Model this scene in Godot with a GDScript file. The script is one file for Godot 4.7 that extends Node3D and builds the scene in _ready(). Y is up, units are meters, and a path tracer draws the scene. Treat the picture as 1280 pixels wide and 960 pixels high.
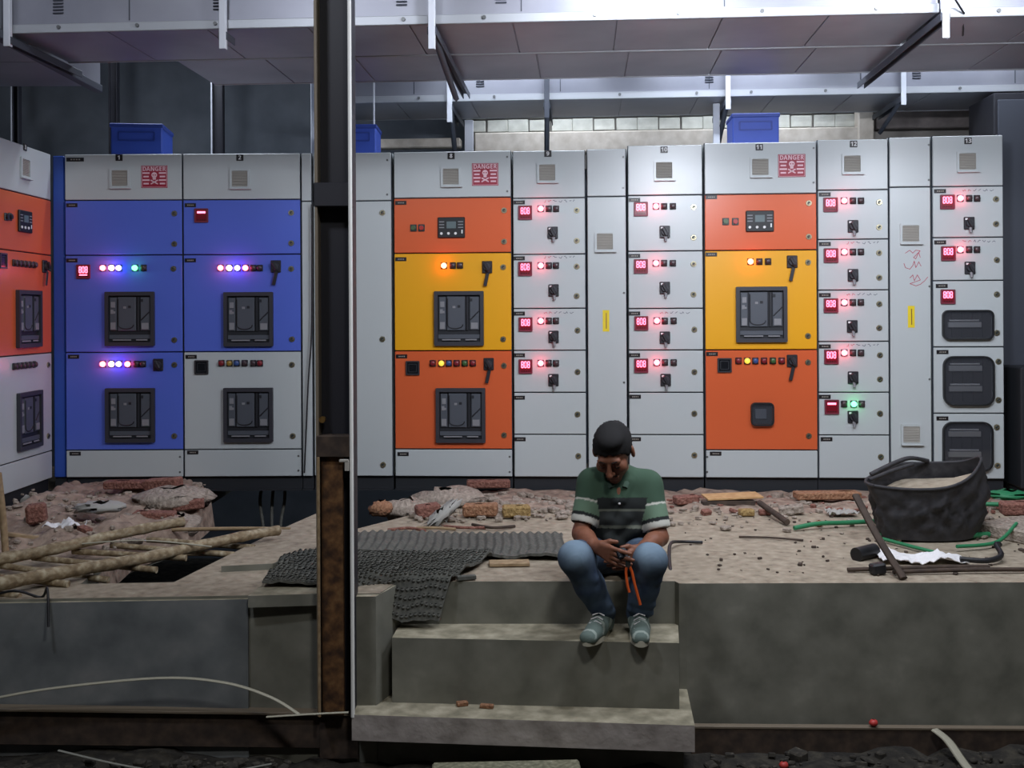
extends Node3D
# Electrical switchroom under construction: a bent line of coloured switchgear cubicles on a concrete
# platform, a steel column, steps with a seated worker, ducts overhead. Units are metres, y is up;
# the platform top is y = 0, the camera stands at z = 0 and looks along -z.

const EYE := 1.25
const LINE_X := -1.159        # where the straight and the turned part of the cubicle line meet
const LINE_Z := -7.67
const TURN := -0.0647         # the right part of the line is turned by 3.7 degrees

var M := {}
var cache := {}
var used := {}
var rng := RandomNumberGenerator.new()

func _ready() -> void:
	rng.seed = 7
	# ---- camera
	var cam := Camera3D.new()
	cam.name = "camera"
	cam.position = Vector3(0, EYE, 0)
	cam.rotation.z = deg_to_rad(-0.3)
	cam.projection = Camera3D.PROJECTION_FRUSTUM
	cam.near = 0.05
	cam.far = 60.0
	cam.size = 0.05 * 960.0 / 1350.0
	cam.frustum_offset = Vector2(0, -0.05 * 88.0 / 1350.0)
	cam.current = true
	add_child(cam)
	# ---- air and exposure (a closed hall at night: no sky)
	var we := WorldEnvironment.new()
	we.name = "environment"
	var env := Environment.new()
	env.background_mode = Environment.BG_COLOR
	env.background_color = Color(0, 0, 0)
	env.tonemap_mode = Environment.TONE_MAPPER_LINEAR
	env.tonemap_exposure = 1.08
	env.sdfgi_enabled = true
	env.ssao_enabled = true
	env.ssil_enabled = true
	we.environment = env
	add_child(we)
	make_materials()
	# ---- the lamps of the hall and an added fill lamp: X, y, z, tilt towards the cubicles, size, energy
	flood_light(Vector3(-1.9, 3.9, -2.6), 52.0, Vector2(0.5, 0.3), 3.8, "white flood light hung over the ground left of the column")
	flood_light(Vector3(0.6, 3.28, -4.75), 42.0, Vector2(0.5, 0.24), 2.1, "white flood light hung above the seated man")
	flood_light(Vector3(2.4, 3.28, -4.75), 42.0, Vector2(0.5, 0.24), 2.4, "white flood light hung above the black basket")
	flood_light(Vector3(1.15, 2.62, -4.2), 76.0, Vector2(0.4, 0.2), 5.2, "white flood light hung lower, turned towards the feeder cubicles")
	flood_light(Vector3(3.1, 2.6, -4.3), 76.0, Vector2(0.4, 0.2), 2.0, "white flood light hung lower, beyond the right picture edge")
	tube_lamp(line_at(1.2, 3.22, -0.12), 1.2, 1.0, "tube lamp in the duct gap above the first feeder cubicle")
	tube_lamp(line_at(2.8, 3.22, -0.12), 1.2, 1.2, "tube lamp in the duct gap above the right orange cubicle")
	tube_lamp(line_at(4.4, 3.22, -0.12), 1.2, 0.7, "tube lamp in the duct gap above the last cubicle")
	tube_lamp(line_at(1.5, 3.2, -1.42), 1.2, 0.7, "tube lamp on the back wall above the pale ledge")
	tube_lamp(line_at(3.1, 3.2, -1.42), 1.2, 0.7, "tube lamp on the back wall behind the right blue box")
	tube_lamp(Vector3(-2.5, 3.7, -8.0), 1.2, 2.1, "tube lamp high behind the left end of the front duct")
	fill_lamp(Vector3(0.7, 4.6, -0.8), 0.6, 8.0, "added round fill lamp, out of view under the hall ceiling")
	build_hall()
	build_platform()
	build_cubicles()
	build_overhead()
	build_column()
	build_platform_things()
	build_foreground()
	build_person()

# ------------------------------------------------------------------ helpers
func line_at(s: float, y: float, out: float) -> Vector3:
	return Vector3(LINE_X, 0, LINE_Z) + Basis(Vector3.UP, TURN) * Vector3(s, y, out)

func numbered(called: String) -> String:
	var n: int = used.get(called, 0)
	used[called] = n + 1
	return called if n == 0 else "%s_%03d" % [called, n]

func tag(o: Node, label := "", category := "", group := "", kind := "") -> Node:
	if label: o.set_meta("label", label)
	if category: o.set_meta("category", category)
	if group: o.set_meta("group", group)
	if kind: o.set_meta("kind", kind)
	return o

func thing(called: String, at: Vector3, turn := 0.0, label := "", category := "", group := "", kind := "") -> Node3D:
	var o := Node3D.new()
	o.name = numbered(called)
	o.position = at
	o.rotation.y = turn
	add_child(o, true)
	tag(o, label, category, group, kind)
	return o

func S() -> SurfaceTool:
	var st := SurfaceTool.new()
	st.begin(Mesh.PRIMITIVE_TRIANGLES)
	return st

func mesh_of(list: Array) -> ArrayMesh:      # [st, material, st, material ...]
	var m := ArrayMesh.new()
	for i in range(0, list.size(), 2):
		var st: SurfaceTool = list[i]
		st.commit(m)
		m.surface_set_material(m.get_surface_count() - 1, list[i + 1])
	return m

func part(parent: Node, called: String, list: Array, at := Vector3.ZERO, label := "") -> MeshInstance3D:
	return put(parent, called, mesh_of(list), at, label)

func put(parent: Node, called: String, m: Mesh, at := Vector3.ZERO, label := "") -> MeshInstance3D:
	var o := MeshInstance3D.new()
	o.name = called if parent != self else numbered(called)
	o.mesh = m
	o.position = at
	o.cast_shadow = GeometryInstance3D.SHADOW_CASTING_SETTING_ON
	parent.add_child(o, true)
	if label: o.set_meta("label", label)
	return o

func tri(st: SurfaceTool, a: Vector3, b: Vector3, c: Vector3, n: Vector3) -> void:
	if (c - a).cross(b - a).dot(n) < 0.0:
		var t := b
		b = c
		c = t
	st.set_normal(n)
	st.add_vertex(a)
	st.set_normal(n)
	st.add_vertex(b)
	st.set_normal(n)
	st.add_vertex(c)

func face(st: SurfaceTool, a: Vector3, b: Vector3, c: Vector3, d: Vector3, inside: Vector3) -> void:
	var n := (c - a).cross(b - d)
	if n.length_squared() < 1e-18: return
	n = n.normalized()
	if n.dot((a + b + c + d) * 0.25 - inside) < 0.0: n = -n
	tri(st, a, b, c, n)
	tri(st, a, c, d, n)

func box(st: SurfaceTool, c: Vector3, s: Vector3, bev := 0.0, bas := Basis()) -> void:
	var h := s * 0.5
	if bev <= 0.0:
		for ax in 3:
			for sg in [-1.0, 1.0]:
				var u := (ax + 1) % 3
				var v := (ax + 2) % 3
				var q := []
				for k in [[-1, -1], [1, -1], [1, 1], [-1, 1]]:
					var p := Vector3.ZERO
					p[ax] = h[ax] * sg
					p[u] = h[u] * k[0]
					p[v] = h[v] * k[1]
					q.append(c + bas * p)
				face(st, q[0], q[1], q[2], q[3], c)
		return
	bev = minf(bev, minf(h.x, minf(h.y, h.z)) * 0.9)
	var corner := {}
	for sx in [-1, 1]:
		for sy in [-1, 1]:
			for sz in [-1, 1]:
				var sgn := Vector3(sx, sy, sz)
				var t := []
				for ax in 3:
					var p := sgn * (h - Vector3.ONE * bev)
					p[ax] = sgn[ax] * h[ax]
					t.append(c + bas * p)
				corner[Vector3i(sx, sy, sz)] = t
				var n3: Vector3 = (bas * sgn).normalized()
				tri(st, t[0], t[1], t[2], n3)
	for ax in 3:
		var u := (ax + 1) % 3
		var v := (ax + 2) % 3
		for sg in [-1, 1]:
			var q := []
			for k in [[-1, -1], [1, -1], [1, 1], [-1, 1]]:
				var key := Vector3i.ZERO
				key[ax] = sg
				key[u] = k[0]
				key[v] = k[1]
				q.append(corner[key][ax])
			face(st, q[0], q[1], q[2], q[3], c)
		for su in [-1, 1]:
			for sv in [-1, 1]:
				var k0 := Vector3i.ZERO
				k0[ax] = -1
				k0[u] = su
				k0[v] = sv
				var k1 := k0
				k1[ax] = 1
				face(st, corner[k0][u], corner[k1][u], corner[k1][v], corner[k0][v], c)

func frame_of(dir: Vector3) -> Basis:
	var w := dir.normalized()
	var u := w.cross(Vector3.UP if absf(w.y) < 0.95 else Vector3.RIGHT).normalized()
	return Basis(u, w.cross(u), w)

func cyl(st: SurfaceTool, a: Vector3, b: Vector3, r0: float, r1 := -1.0, n := 12, caps := true) -> void:
	if r1 < 0.0: r1 = r0
	var f := frame_of(b - a)
	for i in n:
		var t0 := TAU * i / n
		var t1 := TAU * (i + 1) / n
		var d0 := f.x * cos(t0) + f.y * sin(t0)
		var d1 := f.x * cos(t1) + f.y * sin(t1)
		quad_n(st, a + d0 * r0, a + d1 * r0, b + d1 * r1, b + d0 * r1, d0, d1, d1, d0)
		if caps:
			tri(st, a, a + d0 * r0, a + d1 * r0, -f.z)
			tri(st, b, b + d0 * r1, b + d1 * r1, f.z)

func quad_n(st: SurfaceTool, a: Vector3, b: Vector3, c: Vector3, d: Vector3, na: Vector3, nb: Vector3, nc: Vector3, nd: Vector3) -> void:
	var flip := (c - a).cross(b - a).dot(na + nb + nc + nd) < 0.0
	var order := [[a, na], [b, nb], [c, nc], [a, na], [c, nc], [d, nd]]
	if flip: order = [[a, na], [c, nc], [b, nb], [a, na], [d, nd], [c, nc]]
	for o in order:
		st.set_normal(o[1])
		st.add_vertex(o[0])

func tube(st: SurfaceTool, pts: Array, r, n := 7, flat := 1.0) -> void:      # r: a radius or one for each point; flat squeezes the section
	var rings := []
	var prev := Vector3.ZERO
	for i in pts.size():
		var d: Vector3 = (pts[mini(i + 1, pts.size() - 1)] - pts[maxi(i - 1, 0)]).normalized()
		var u := prev - d * prev.dot(d) if i > 0 else frame_of(d).x
		if u.length() < 1e-4: u = frame_of(d).x
		u = u.normalized()
		prev = u
		var v := d.cross(u)
		var rr: float = r[i] if r is Array else r
		var ring := []
		for k in n:
			var t := TAU * k / n
			var dir := u * cos(t) + v * sin(t) * flat
			ring.append([pts[i] + dir * rr, (u * cos(t) + v * sin(t) / maxf(flat, 0.05)).normalized()])
		rings.append(ring)
	for i in pts.size() - 1:
		for k in n:
			var q := (k + 1) % n
			quad_n(st, rings[i][k][0], rings[i][q][0], rings[i + 1][q][0], rings[i + 1][k][0], rings[i][k][1], rings[i][q][1], rings[i + 1][q][1], rings[i + 1][k][1])
	for e in [0, pts.size() - 1]:
		var nn: Vector3 = (pts[0] - pts[1]).normalized() if e == 0 else (pts[e] - pts[e - 1]).normalized()
		for k in n: tri(st, pts[e], rings[e][k][0], rings[e][(k + 1) % n][0], nn)

func spline(list: Array, each := 6) -> Array:
	var out := []
	for i in list.size() - 1:
		var a: Vector3 = list[maxi(i - 1, 0)]
		var b: Vector3 = list[i]
		var c: Vector3 = list[i + 1]
		var d: Vector3 = list[mini(i + 2, list.size() - 1)]
		for k in each: out.append(b.cubic_interpolate(c, a, d, float(k) / each))
	out.append(list[-1])
	return out

func prism(top: SurfaceTool, side: SurfaceTool, poly: PackedVector2Array, y0: float, y1: float) -> void:      # poly in (x, depth); depth d is z = -d
	var idx := Geometry2D.triangulate_polygon(poly)
	for i in range(0, idx.size(), 3):
		var p := []
		for k in 3: p.append(poly[idx[i + k]])
		tri(top, Vector3(p[0].x, y1, -p[0].y), Vector3(p[1].x, y1, -p[1].y), Vector3(p[2].x, y1, -p[2].y), Vector3.UP)
		tri(side, Vector3(p[0].x, y0, -p[0].y), Vector3(p[1].x, y0, -p[1].y), Vector3(p[2].x, y0, -p[2].y), Vector3.DOWN)
	var ccw := not Geometry2D.is_polygon_clockwise(poly)
	for i in poly.size():
		var a := poly[i]
		var b := poly[(i + 1) % poly.size()]
		var e := (b - a).normalized()
		var n2 := Vector2(e.y, -e.x) if ccw else Vector2(-e.y, e.x)
		var n := Vector3(n2.x, 0, -n2.y)
		var w := [Vector3(a.x, y0, -a.y), Vector3(b.x, y0, -b.y), Vector3(b.x, y1, -b.y), Vector3(a.x, y1, -a.y)]
		if Geometry2D.is_point_in_polygon((a + b) * 0.5 + n2 * 0.002, poly): n = -n
		tri(side, w[0], w[1], w[2], n)
		tri(side, w[0], w[2], w[3], n)

func rrect(w: float, h: float, r: float, n := 4) -> Array:
	var out := []
	for c in [[1, 1, 0.0], [-1, 1, PI / 2], [-1, -1, PI], [1, -1, PI * 1.5]]:
		for i in n + 1:
			var t: float = c[2] + PI / 2 * i / n
			out.append(Vector2(c[0] * (w / 2 - r) + r * cos(t), c[1] * (h / 2 - r) + r * sin(t)))
	return out

func ring(st: SurfaceTool, outer: Array, inner: Array, z0: float, z1: float, c := Vector3.ZERO) -> void:      # a frame standing from z0 to z1
	var n := outer.size()
	for i in n:
		var j := (i + 1) % n
		var a: Vector2 = outer[i]
		var b: Vector2 = outer[j]
		var p: Vector2 = inner[i]
		var q: Vector2 = inner[j]
		var A := func(v: Vector2, z: float) -> Vector3: return c + Vector3(v.x, v.y, z)
		tri(st, A.call(a, z1), A.call(b, z1), A.call(q, z1), Vector3.BACK)
		tri(st, A.call(a, z1), A.call(q, z1), A.call(p, z1), Vector3.BACK)
		var no := Vector3((a + b).x, (a + b).y, 0).normalized()
		face(st, A.call(a, z0), A.call(b, z0), A.call(b, z1), A.call(a, z1), A.call((a + b) * 0.5, 0) - no)
		face(st, A.call(p, z0), A.call(q, z0), A.call(q, z1), A.call(p, z1), A.call((p + q) * 0.5, 0) + no)

func plate2d(st: SurfaceTool, poly: Array, z: float, c := Vector3.ZERO) -> void:
	var m := Vector2.ZERO
	for p in poly: m += p
	m /= poly.size()
	for i in poly.size():
		var a: Vector2 = poly[i]
		var b: Vector2 = poly[(i + 1) % poly.size()]
		tri(st, c + Vector3(m.x, m.y, z), c + Vector3(a.x, a.y, z), c + Vector3(b.x, b.y, z), Vector3.BACK)

func ellipsoid(st: SurfaceTool, c: Vector3, r: Vector3, bas := Basis(), nu := 12, nv := 8, noise: FastNoiseLite = null, amp := 0.0) -> void:
	var g := []
	for j in nv + 1:
		var row := []
		for i in nu:
			var t := PI * j / nv
			var f := TAU * i / nu
			var d := Vector3(sin(t) * cos(f), cos(t), sin(t) * sin(f))
			var k := 1.0
			if noise: k += amp * noise.get_noise_3dv((c + d) * 3.0)
			row.append([c + bas * (d * r * k), (bas * (d / r)).normalized()])
		g.append(row)
	for j in nv:
		for i in nu:
			var q := (i + 1) % nu
			quad_n(st, g[j][i][0], g[j][q][0], g[j + 1][q][0], g[j + 1][i][0], g[j][i][1], g[j][q][1], g[j + 1][q][1], g[j + 1][i][1])

func sheet(st: SurfaceTool, nu: int, nv: int, f: Callable, thick := 0.0) -> void:      # a surface f(u, v) with smooth normals; thick adds an underside and rim
	var P := []
	for j in nv + 1:
		var row := []
		for i in nu + 1: row.append(f.call(float(i) / nu, float(j) / nv))
		P.append(row)
	var N := []
	for j in nv + 1:
		var row := []
		for i in nu + 1:
			var du: Vector3 = P[j][mini(i + 1, nu)] - P[j][maxi(i - 1, 0)]
			var dv: Vector3 = P[mini(j + 1, nv)][i] - P[maxi(j - 1, 0)][i]
			var n := du.cross(dv).normalized()
			row.append(n)
		N.append(row)
	var up: Vector3 = N[nv / 2][nu / 2]
	var sg := 1.0
	if thick > 0.0 and up.y < 0.0: sg = -1.0
	for j in nv:
		for i in nu:
			quad_n(st, P[j][i], P[j][i + 1], P[j + 1][i + 1], P[j + 1][i], N[j][i] * sg, N[j][i + 1] * sg, N[j + 1][i + 1] * sg, N[j + 1][i] * sg)
			if thick > 0.0:
				var o := [-N[j][i] * sg, -N[j][i + 1] * sg, -N[j + 1][i + 1] * sg, -N[j + 1][i] * sg]
				quad_n(st, P[j][i] + o[0] * thick, P[j][i + 1] + o[1] * thick, P[j + 1][i + 1] + o[2] * thick, P[j + 1][i] + o[3] * thick, o[0], o[1], o[2], o[3])
	if thick > 0.0:
		var mid: Vector3 = P[nv / 2][nu / 2]
		for i in nu:
			for j in [0, nv]: face(st, P[j][i], P[j][i + 1], P[j][i + 1] - N[j][i + 1] * sg * thick, P[j][i] - N[j][i] * sg * thick, mid)
		for j in nv:
			for i in [0, nu]: face(st, P[j][i], P[j + 1][i], P[j + 1][i] - N[j + 1][i] * sg * thick, P[j][i] - N[j][i] * sg * thick, mid)

func lettering(parent: Node, text: String, size: float, at: Vector3, m: Material) -> void:
	var key := "text_%s_%f_%s" % [text, size, m.resource_name]
	if not cache.has(key):
		var t := TextMesh.new()
		var f := SystemFont.new()
		f.font_names = PackedStringArray(["Droid Sans"])
		f.font_weight = 700
		t.font = f
		t.text = text
		t.font_size = 32
		t.pixel_size = size / 24.0
		t.depth = 0.002
		t.material = m
		cache[key] = t
	put(parent, "lettering", cache[key], at)

# ------------------------------------------------------------------ materials
func noise_tex(sd: int, freq: float, ramp: Array, size := 512, oct := 5, type := FastNoiseLite.TYPE_SIMPLEX_SMOOTH) -> NoiseTexture2D:
	var n := FastNoiseLite.new()
	n.seed = sd
	n.frequency = freq
	n.noise_type = type
	n.fractal_octaves = oct
	var t := NoiseTexture2D.new()
	t.width = size
	t.height = size
	t.seamless = true
	t.noise = n
	if ramp.size():
		var g := Gradient.new()
		var offs := PackedFloat32Array()
		var cols := PackedColorArray()
		for r in ramp:
			offs.append(r[0])
			cols.append(Color8(r[1], r[2], r[3]))
		g.offsets = offs
		g.colors = cols
		t.color_ramp = g
	return t

func plain(called: String, r: int, g: int, b: int, rough := 0.6, metal := 0.0) -> StandardMaterial3D:
	var m := StandardMaterial3D.new()
	m.resource_name = called
	m.albedo_color = Color8(r, g, b)
	m.roughness = rough
	m.metallic = metal
	M[called] = m
	return m

func textured(called: String, tex: Texture2D, scale: float, rough := 0.9, bump: Texture2D = null, height := 0.5) -> StandardMaterial3D:
	var m := plain(called, 255, 255, 255, rough)
	m.albedo_texture = tex
	m.uv1_triplanar = true
	m.uv1_world_triplanar = true
	m.uv1_scale = Vector3.ONE * scale
	if bump:
		m.heightmap_enabled = true
		m.heightmap_texture = bump
		m.heightmap_scale = height
	return m

func glow(called: String, r: int, g: int, b: int, energy: float) -> StandardMaterial3D:
	var m := plain(called, r, g, b, 0.3)
	m.emission_enabled = true
	m.emission = Color8(r, g, b)
	m.emission_energy_multiplier = energy
	return m

func make_materials() -> void:
	var fine := noise_tex(11, 0.03, [], 512, 6)
	plain("grey", 185, 191, 192, 0.3)
	plain("blue", 86, 108, 206, 0.3)
	plain("orange", 210, 96, 54, 0.3)
	plain("yellow", 228, 162, 14, 0.38)
	plain("corner_blue", 46, 82, 172, 0.36)
	plain("gasket", 42, 50, 62, 0.7)
	plain("black", 20, 21, 24, 0.5)
	plain("black_channel", 30, 33, 38, 0.6)
	plain("plate_black", 24, 20, 22, 0.4)
	plain("white_ink", 225, 225, 225, 0.6)
	plain("red_ink", 176, 70, 88, 0.7)
	plain("dark_ink", 70, 70, 92, 0.7)
	plain("sign_red", 150, 26, 52, 0.45)
	plain("sign_white", 226, 190, 200, 0.5)
	plain("vent", 178, 174, 166, 0.6)
	plain("vent_dark", 150, 145, 138, 0.7)
	plain("lock_metal", 176, 168, 140, 0.3, 0.9)
	plain("lock_dark", 60, 66, 66, 0.4, 0.4)
	plain("screw", 110, 112, 112, 0.4, 0.6)
	plain("switch_black", 34, 34, 40, 0.45)
	plain("brass", 178, 140, 84, 0.35, 0.8)
	plain("breaker_frame", 50, 50, 57, 0.5)
	plain("breaker_face", 78, 82, 90, 0.45)
	plain("breaker_dark", 30, 32, 38, 0.5)
	plain("breaker_light", 130, 130, 134, 0.45)
	plain("meter_bezel", 112, 36, 56, 0.5)
	plain("meter_off", 48, 46, 50, 0.4)
	plain("meter_glass", 26, 28, 32, 0.12)
	plain("meter_red", 120, 14, 34, 0.3)
	plain("lcd", 96, 110, 112, 0.3)
	plain("sticker", 226, 200, 30, 0.5)
	plain("button_green", 70, 92, 58, 0.4)
	plain("button_red", 168, 40, 34, 0.4)
	plain("off_k", 62, 48, 52, 0.35)
	plain("off_r", 122, 30, 40, 0.35)
	plain("off_y", 150, 120, 50, 0.35)
	plain("off_b", 50, 76, 130, 0.35)
	plain("off_g", 60, 92, 50, 0.35)
	glow("off_Y", 236, 196, 70, 1.0)
	glow("lamp_r", 255, 96, 112, 8.0)
	glow("lamp_w", 255, 205, 185, 6.0)
	glow("lamp_b", 120, 120, 255, 8.0)
	glow("lamp_g", 90, 240, 150, 5.0)
	glow("lamp_o", 255, 130, 90, 8.0)
	glow("digit", 255, 110, 140, 4.0)
	glow("tube_glow", 235, 242, 255, 6.0)
	glow("flood_glow", 240, 245, 255, 8.0)
	var g := plain("window_glass", 90, 95, 105, 0.05)
	g.transparency = BaseMaterial3D.TRANSPARENCY_ALPHA
	g.albedo_color.a = 0.2
	plain("window_dark", 30, 29, 33, 0.6)
	plain("silver", 176, 178, 184, 0.35, 0.85)
	# sheet metal of the ducts, dull and slightly uneven
	var duct_tex := noise_tex(21, 0.006, [[0.0, 132, 134, 144], [0.5, 147, 148, 158], [1.0, 158, 160, 168]])
	textured("duct", duct_tex, 0.35, 0.42).metallic = 0.4
	plain("flange", 168, 171, 176, 0.4, 0.3)
	plain("strut", 70, 74, 84, 0.6, 0.2)
	plain("strut_pale", 205, 208, 216, 0.5)
	textured("dark_wall", noise_tex(23, 0.01, [[0.0, 96, 104, 114], [1.0, 120, 127, 136]]), 0.4, 0.7)
	textured("hall_wall", noise_tex(24, 0.01, [[0.0, 120, 118, 116], [1.0, 146, 144, 140]]), 0.3, 0.9)
	textured("cladding", noise_tex(25, 0.02, [[0.0, 176, 176, 166], [1.0, 208, 208, 198]]), 0.7, 0.8)
	textured("beam", noise_tex(26, 0.02, [[0.0, 186, 176, 162], [1.0, 216, 208, 196]]), 0.8, 0.85)
	textured("beam_dull", noise_tex(27, 0.02, [[0.0, 112, 104, 102], [1.0, 138, 130, 126]]), 0.8, 0.85)
	plain("box_blue", 50, 78, 172, 0.5)
	plain("box_blue_dark", 36, 60, 140, 0.5)
	# ground materials
	textured("dust", noise_tex(31, 0.02, [[0.0, 118, 106, 92], [0.3, 146, 134, 116], [0.6, 156, 144, 126], [1.0, 176, 164, 144]], 1024, 7), 0.6, 0.97, fine, 0.5)
	textured("mud", noise_tex(32, 0.014, [[0.0, 98, 82, 72], [0.4, 140, 121, 107], [0.7, 158, 139, 124], [1.0, 186, 170, 152]], 1024, 6), 0.7, 0.97, fine, 1.0)
	textured("cement", noise_tex(33, 0.008, [[0.0, 98, 98, 88], [0.45, 120, 119, 108], [0.7, 128, 127, 116], [1.0, 148, 146, 134]], 1024, 6), 0.45, 0.93, fine, 0.06)
	textured("cement_blue", noise_tex(34, 0.008, [[0.0, 92, 96, 98], [0.5, 112, 116, 117], [1.0, 134, 135, 134]], 1024, 6), 0.45, 0.93, fine, 0.06)
	textured("tread", noise_tex(35, 0.014, [[0.0, 118, 113, 95], [0.5, 152, 145, 124], [1.0, 184, 175, 154]], 1024, 6), 0.6, 0.95, fine, 0.3)
	textured("slab", noise_tex(36, 0.012, [[0.0, 124, 117, 112], [0.5, 168, 160, 155], [1.0, 190, 182, 178]], 512, 6), 0.9, 0.95, fine, 0.3)
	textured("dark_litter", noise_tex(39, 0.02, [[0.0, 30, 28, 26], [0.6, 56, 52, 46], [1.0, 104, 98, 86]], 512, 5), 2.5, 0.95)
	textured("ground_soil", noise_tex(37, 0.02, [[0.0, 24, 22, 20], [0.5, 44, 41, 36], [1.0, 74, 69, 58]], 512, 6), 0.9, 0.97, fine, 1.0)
	textured("rust", noise_tex(41, 0.016, [[0.0, 46, 30, 20], [0.4, 86, 58, 34], [0.65, 112, 78, 46], [1.0, 140, 108, 70]], 512, 6), 1.6, 0.85)
	textured("rust_dark", noise_tex(42, 0.016, [[0.0, 46, 38, 34], [0.5, 66, 54, 46], [1.0, 88, 72, 60]], 512, 6), 1.4, 0.85)
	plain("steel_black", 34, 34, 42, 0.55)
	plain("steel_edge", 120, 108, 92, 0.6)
	plain("edge_white", 244, 244, 240, 0.4)
	textured("brick_red", noise_tex(43, 0.03, [[0.0, 92, 58, 50], [0.5, 130, 86, 74], [1.0, 164, 126, 112]]), 2.5, 0.95, fine, 1.0)
	textured("brick_orange", noise_tex(44, 0.03, [[0.0, 116, 78, 56], [0.5, 152, 110, 82], [1.0, 178, 142, 112]]), 2.5, 0.95, fine, 1.0)
	textured("brick_ochre", noise_tex(45, 0.03, [[0.0, 118, 96, 58], [0.5, 158, 130, 82], [1.0, 184, 160, 114]]), 2.5, 0.95, fine, 1.0)
	textured("rubble", noise_tex(46, 0.03, [[0.0, 108, 96, 86], [0.5, 150, 138, 126], [1.0, 190, 178, 164]]), 2.0, 0.95, fine, 1.0)
	textured("bamboo", noise_tex(47, 0.02, [[0.0, 78, 64, 48], [0.35, 124, 106, 80], [0.55, 150, 133, 105], [0.68, 172, 160, 134], [1.0, 204, 196, 176]]), 2.2, 0.8)
	textured("timber", noise_tex(48, 0.02, [[0.0, 126, 104, 76], [1.0, 176, 154, 122]]), 2.0, 0.85)
	textured("board", noise_tex(49, 0.03, [[0.0, 92, 92, 74], [0.5, 126, 124, 102], [0.8, 150, 148, 126], [1.0, 214, 214, 204]]), 2.0, 0.9)
	textured("cardboard", noise_tex(50, 0.02, [[0.0, 170, 130, 84], [1.0, 204, 168, 122]]), 1.5, 0.9)
	textured("rubber", noise_tex(51, 0.03, [[0.0, 62, 64, 60], [0.5, 84, 84, 78], [1.0, 112, 110, 102]]), 2.0, 0.85)
	textured("sack_black", noise_tex(52, 0.02, [[0.0, 30, 30, 34], [0.5, 44, 43, 46], [1.0, 60, 58, 60]]), 2.0, 0.7)
	plain("paper", 224, 222, 222, 0.9)
	plain("grey_cloth", 158, 156, 150, 0.8)
	plain("cable_green", 40, 122, 80, 0.5)
	plain("cable_black", 26, 26, 30, 0.5)
	plain("cable_grey", 128, 128, 120, 0.6)
	plain("strap", 170, 166, 148, 0.5)
	plain("cap_red", 190, 62, 58, 0.5)
	plain("litter_blue", 60, 96, 140, 0.6)
	plain("pliers_orange", 224, 96, 40, 0.45)
	plain("skin", 132, 84, 62, 0.55)
	plain("phone", 24, 28, 34, 0.25)
	plain("hair", 20, 19, 20, 0.9)
	var cl := plain("cloth", 255, 255, 255, 0.9)
	cl.vertex_color_use_as_albedo = true
	plain("eye", 16, 12, 12, 0.3)

# ------------------------------------------------------------------ lamps
func flood_light(at: Vector3, tilt: float, size: Vector2, energy: float, label: String) -> void:
	var t := thing("flood_light", at, 0.0, label, "flood light", "flood lights hung over the platform")
	var bas := Basis(Vector3.RIGHT, deg_to_rad(-90.0 + tilt))
	var hs := S()
	box(hs, bas * Vector3(0, 0, 0.04), Vector3(size.x + 0.06, size.y + 0.06, 0.07), 0.012, bas)
	part(t, "housing", [hs, M.strut])
	var gs := S()
	box(gs, bas * Vector3(0, 0, 0.002), Vector3(size.x, size.y, 0.006), 0.0, bas)
	part(t, "lens", [gs, M.flood_glow])
	var rs := S()
	cyl(rs, Vector3(0, 0.05, 0.0), Vector3(0, 6.15 - at.y, 0.0), 0.012, -1.0, 8)
	part(t, "hanging_rod", [rs, M.strut])
	var l := AreaLight3D.new()
	l.name = "light"
	l.area_size = size
	l.light_energy = energy
	l.light_color = Color8(236, 242, 255)
	l.shadow_enabled = true
	l.area_range = 25.0
	l.position = bas * Vector3(0, 0, -0.012)
	l.basis = bas
	t.add_child(l)

func tube_lamp(at: Vector3, length: float, energy: float, label: String) -> void:
	var t := thing("tube_lamp", at, TURN, label, "tube lamp", "tube lamps among the ducts")
	var b := S()
	box(b, Vector3(0, 0.045, 0), Vector3(length + 0.06, 0.03, 0.06), 0.006)
	part(t, "batten", [b, M.flange])
	var g := S()
	cyl(g, Vector3(-length / 2, 0.01, 0), Vector3(length / 2, 0.01, 0), 0.014, -1.0, 10)
	part(t, "tube", [g, M.tube_glow])
	var r := S()
	for s in [-1.0, 1.0]: cyl(r, Vector3(s * length * 0.4, 0.05, 0), Vector3(s * length * 0.4, 6.15 - at.y, 0), 0.006, -1.0, 6)
	part(t, "hanging_rod", [r, M.strut])
	var l := AreaLight3D.new()
	l.name = "light"
	l.area_size = Vector2(length, 0.05)
	l.light_energy = energy
	l.light_color = Color8(230, 240, 255)
	l.shadow_enabled = true
	l.area_range = 25.0
	l.position = Vector3(0, -0.02, 0)
	l.rotation.x = -PI / 2
	t.add_child(l)

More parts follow.
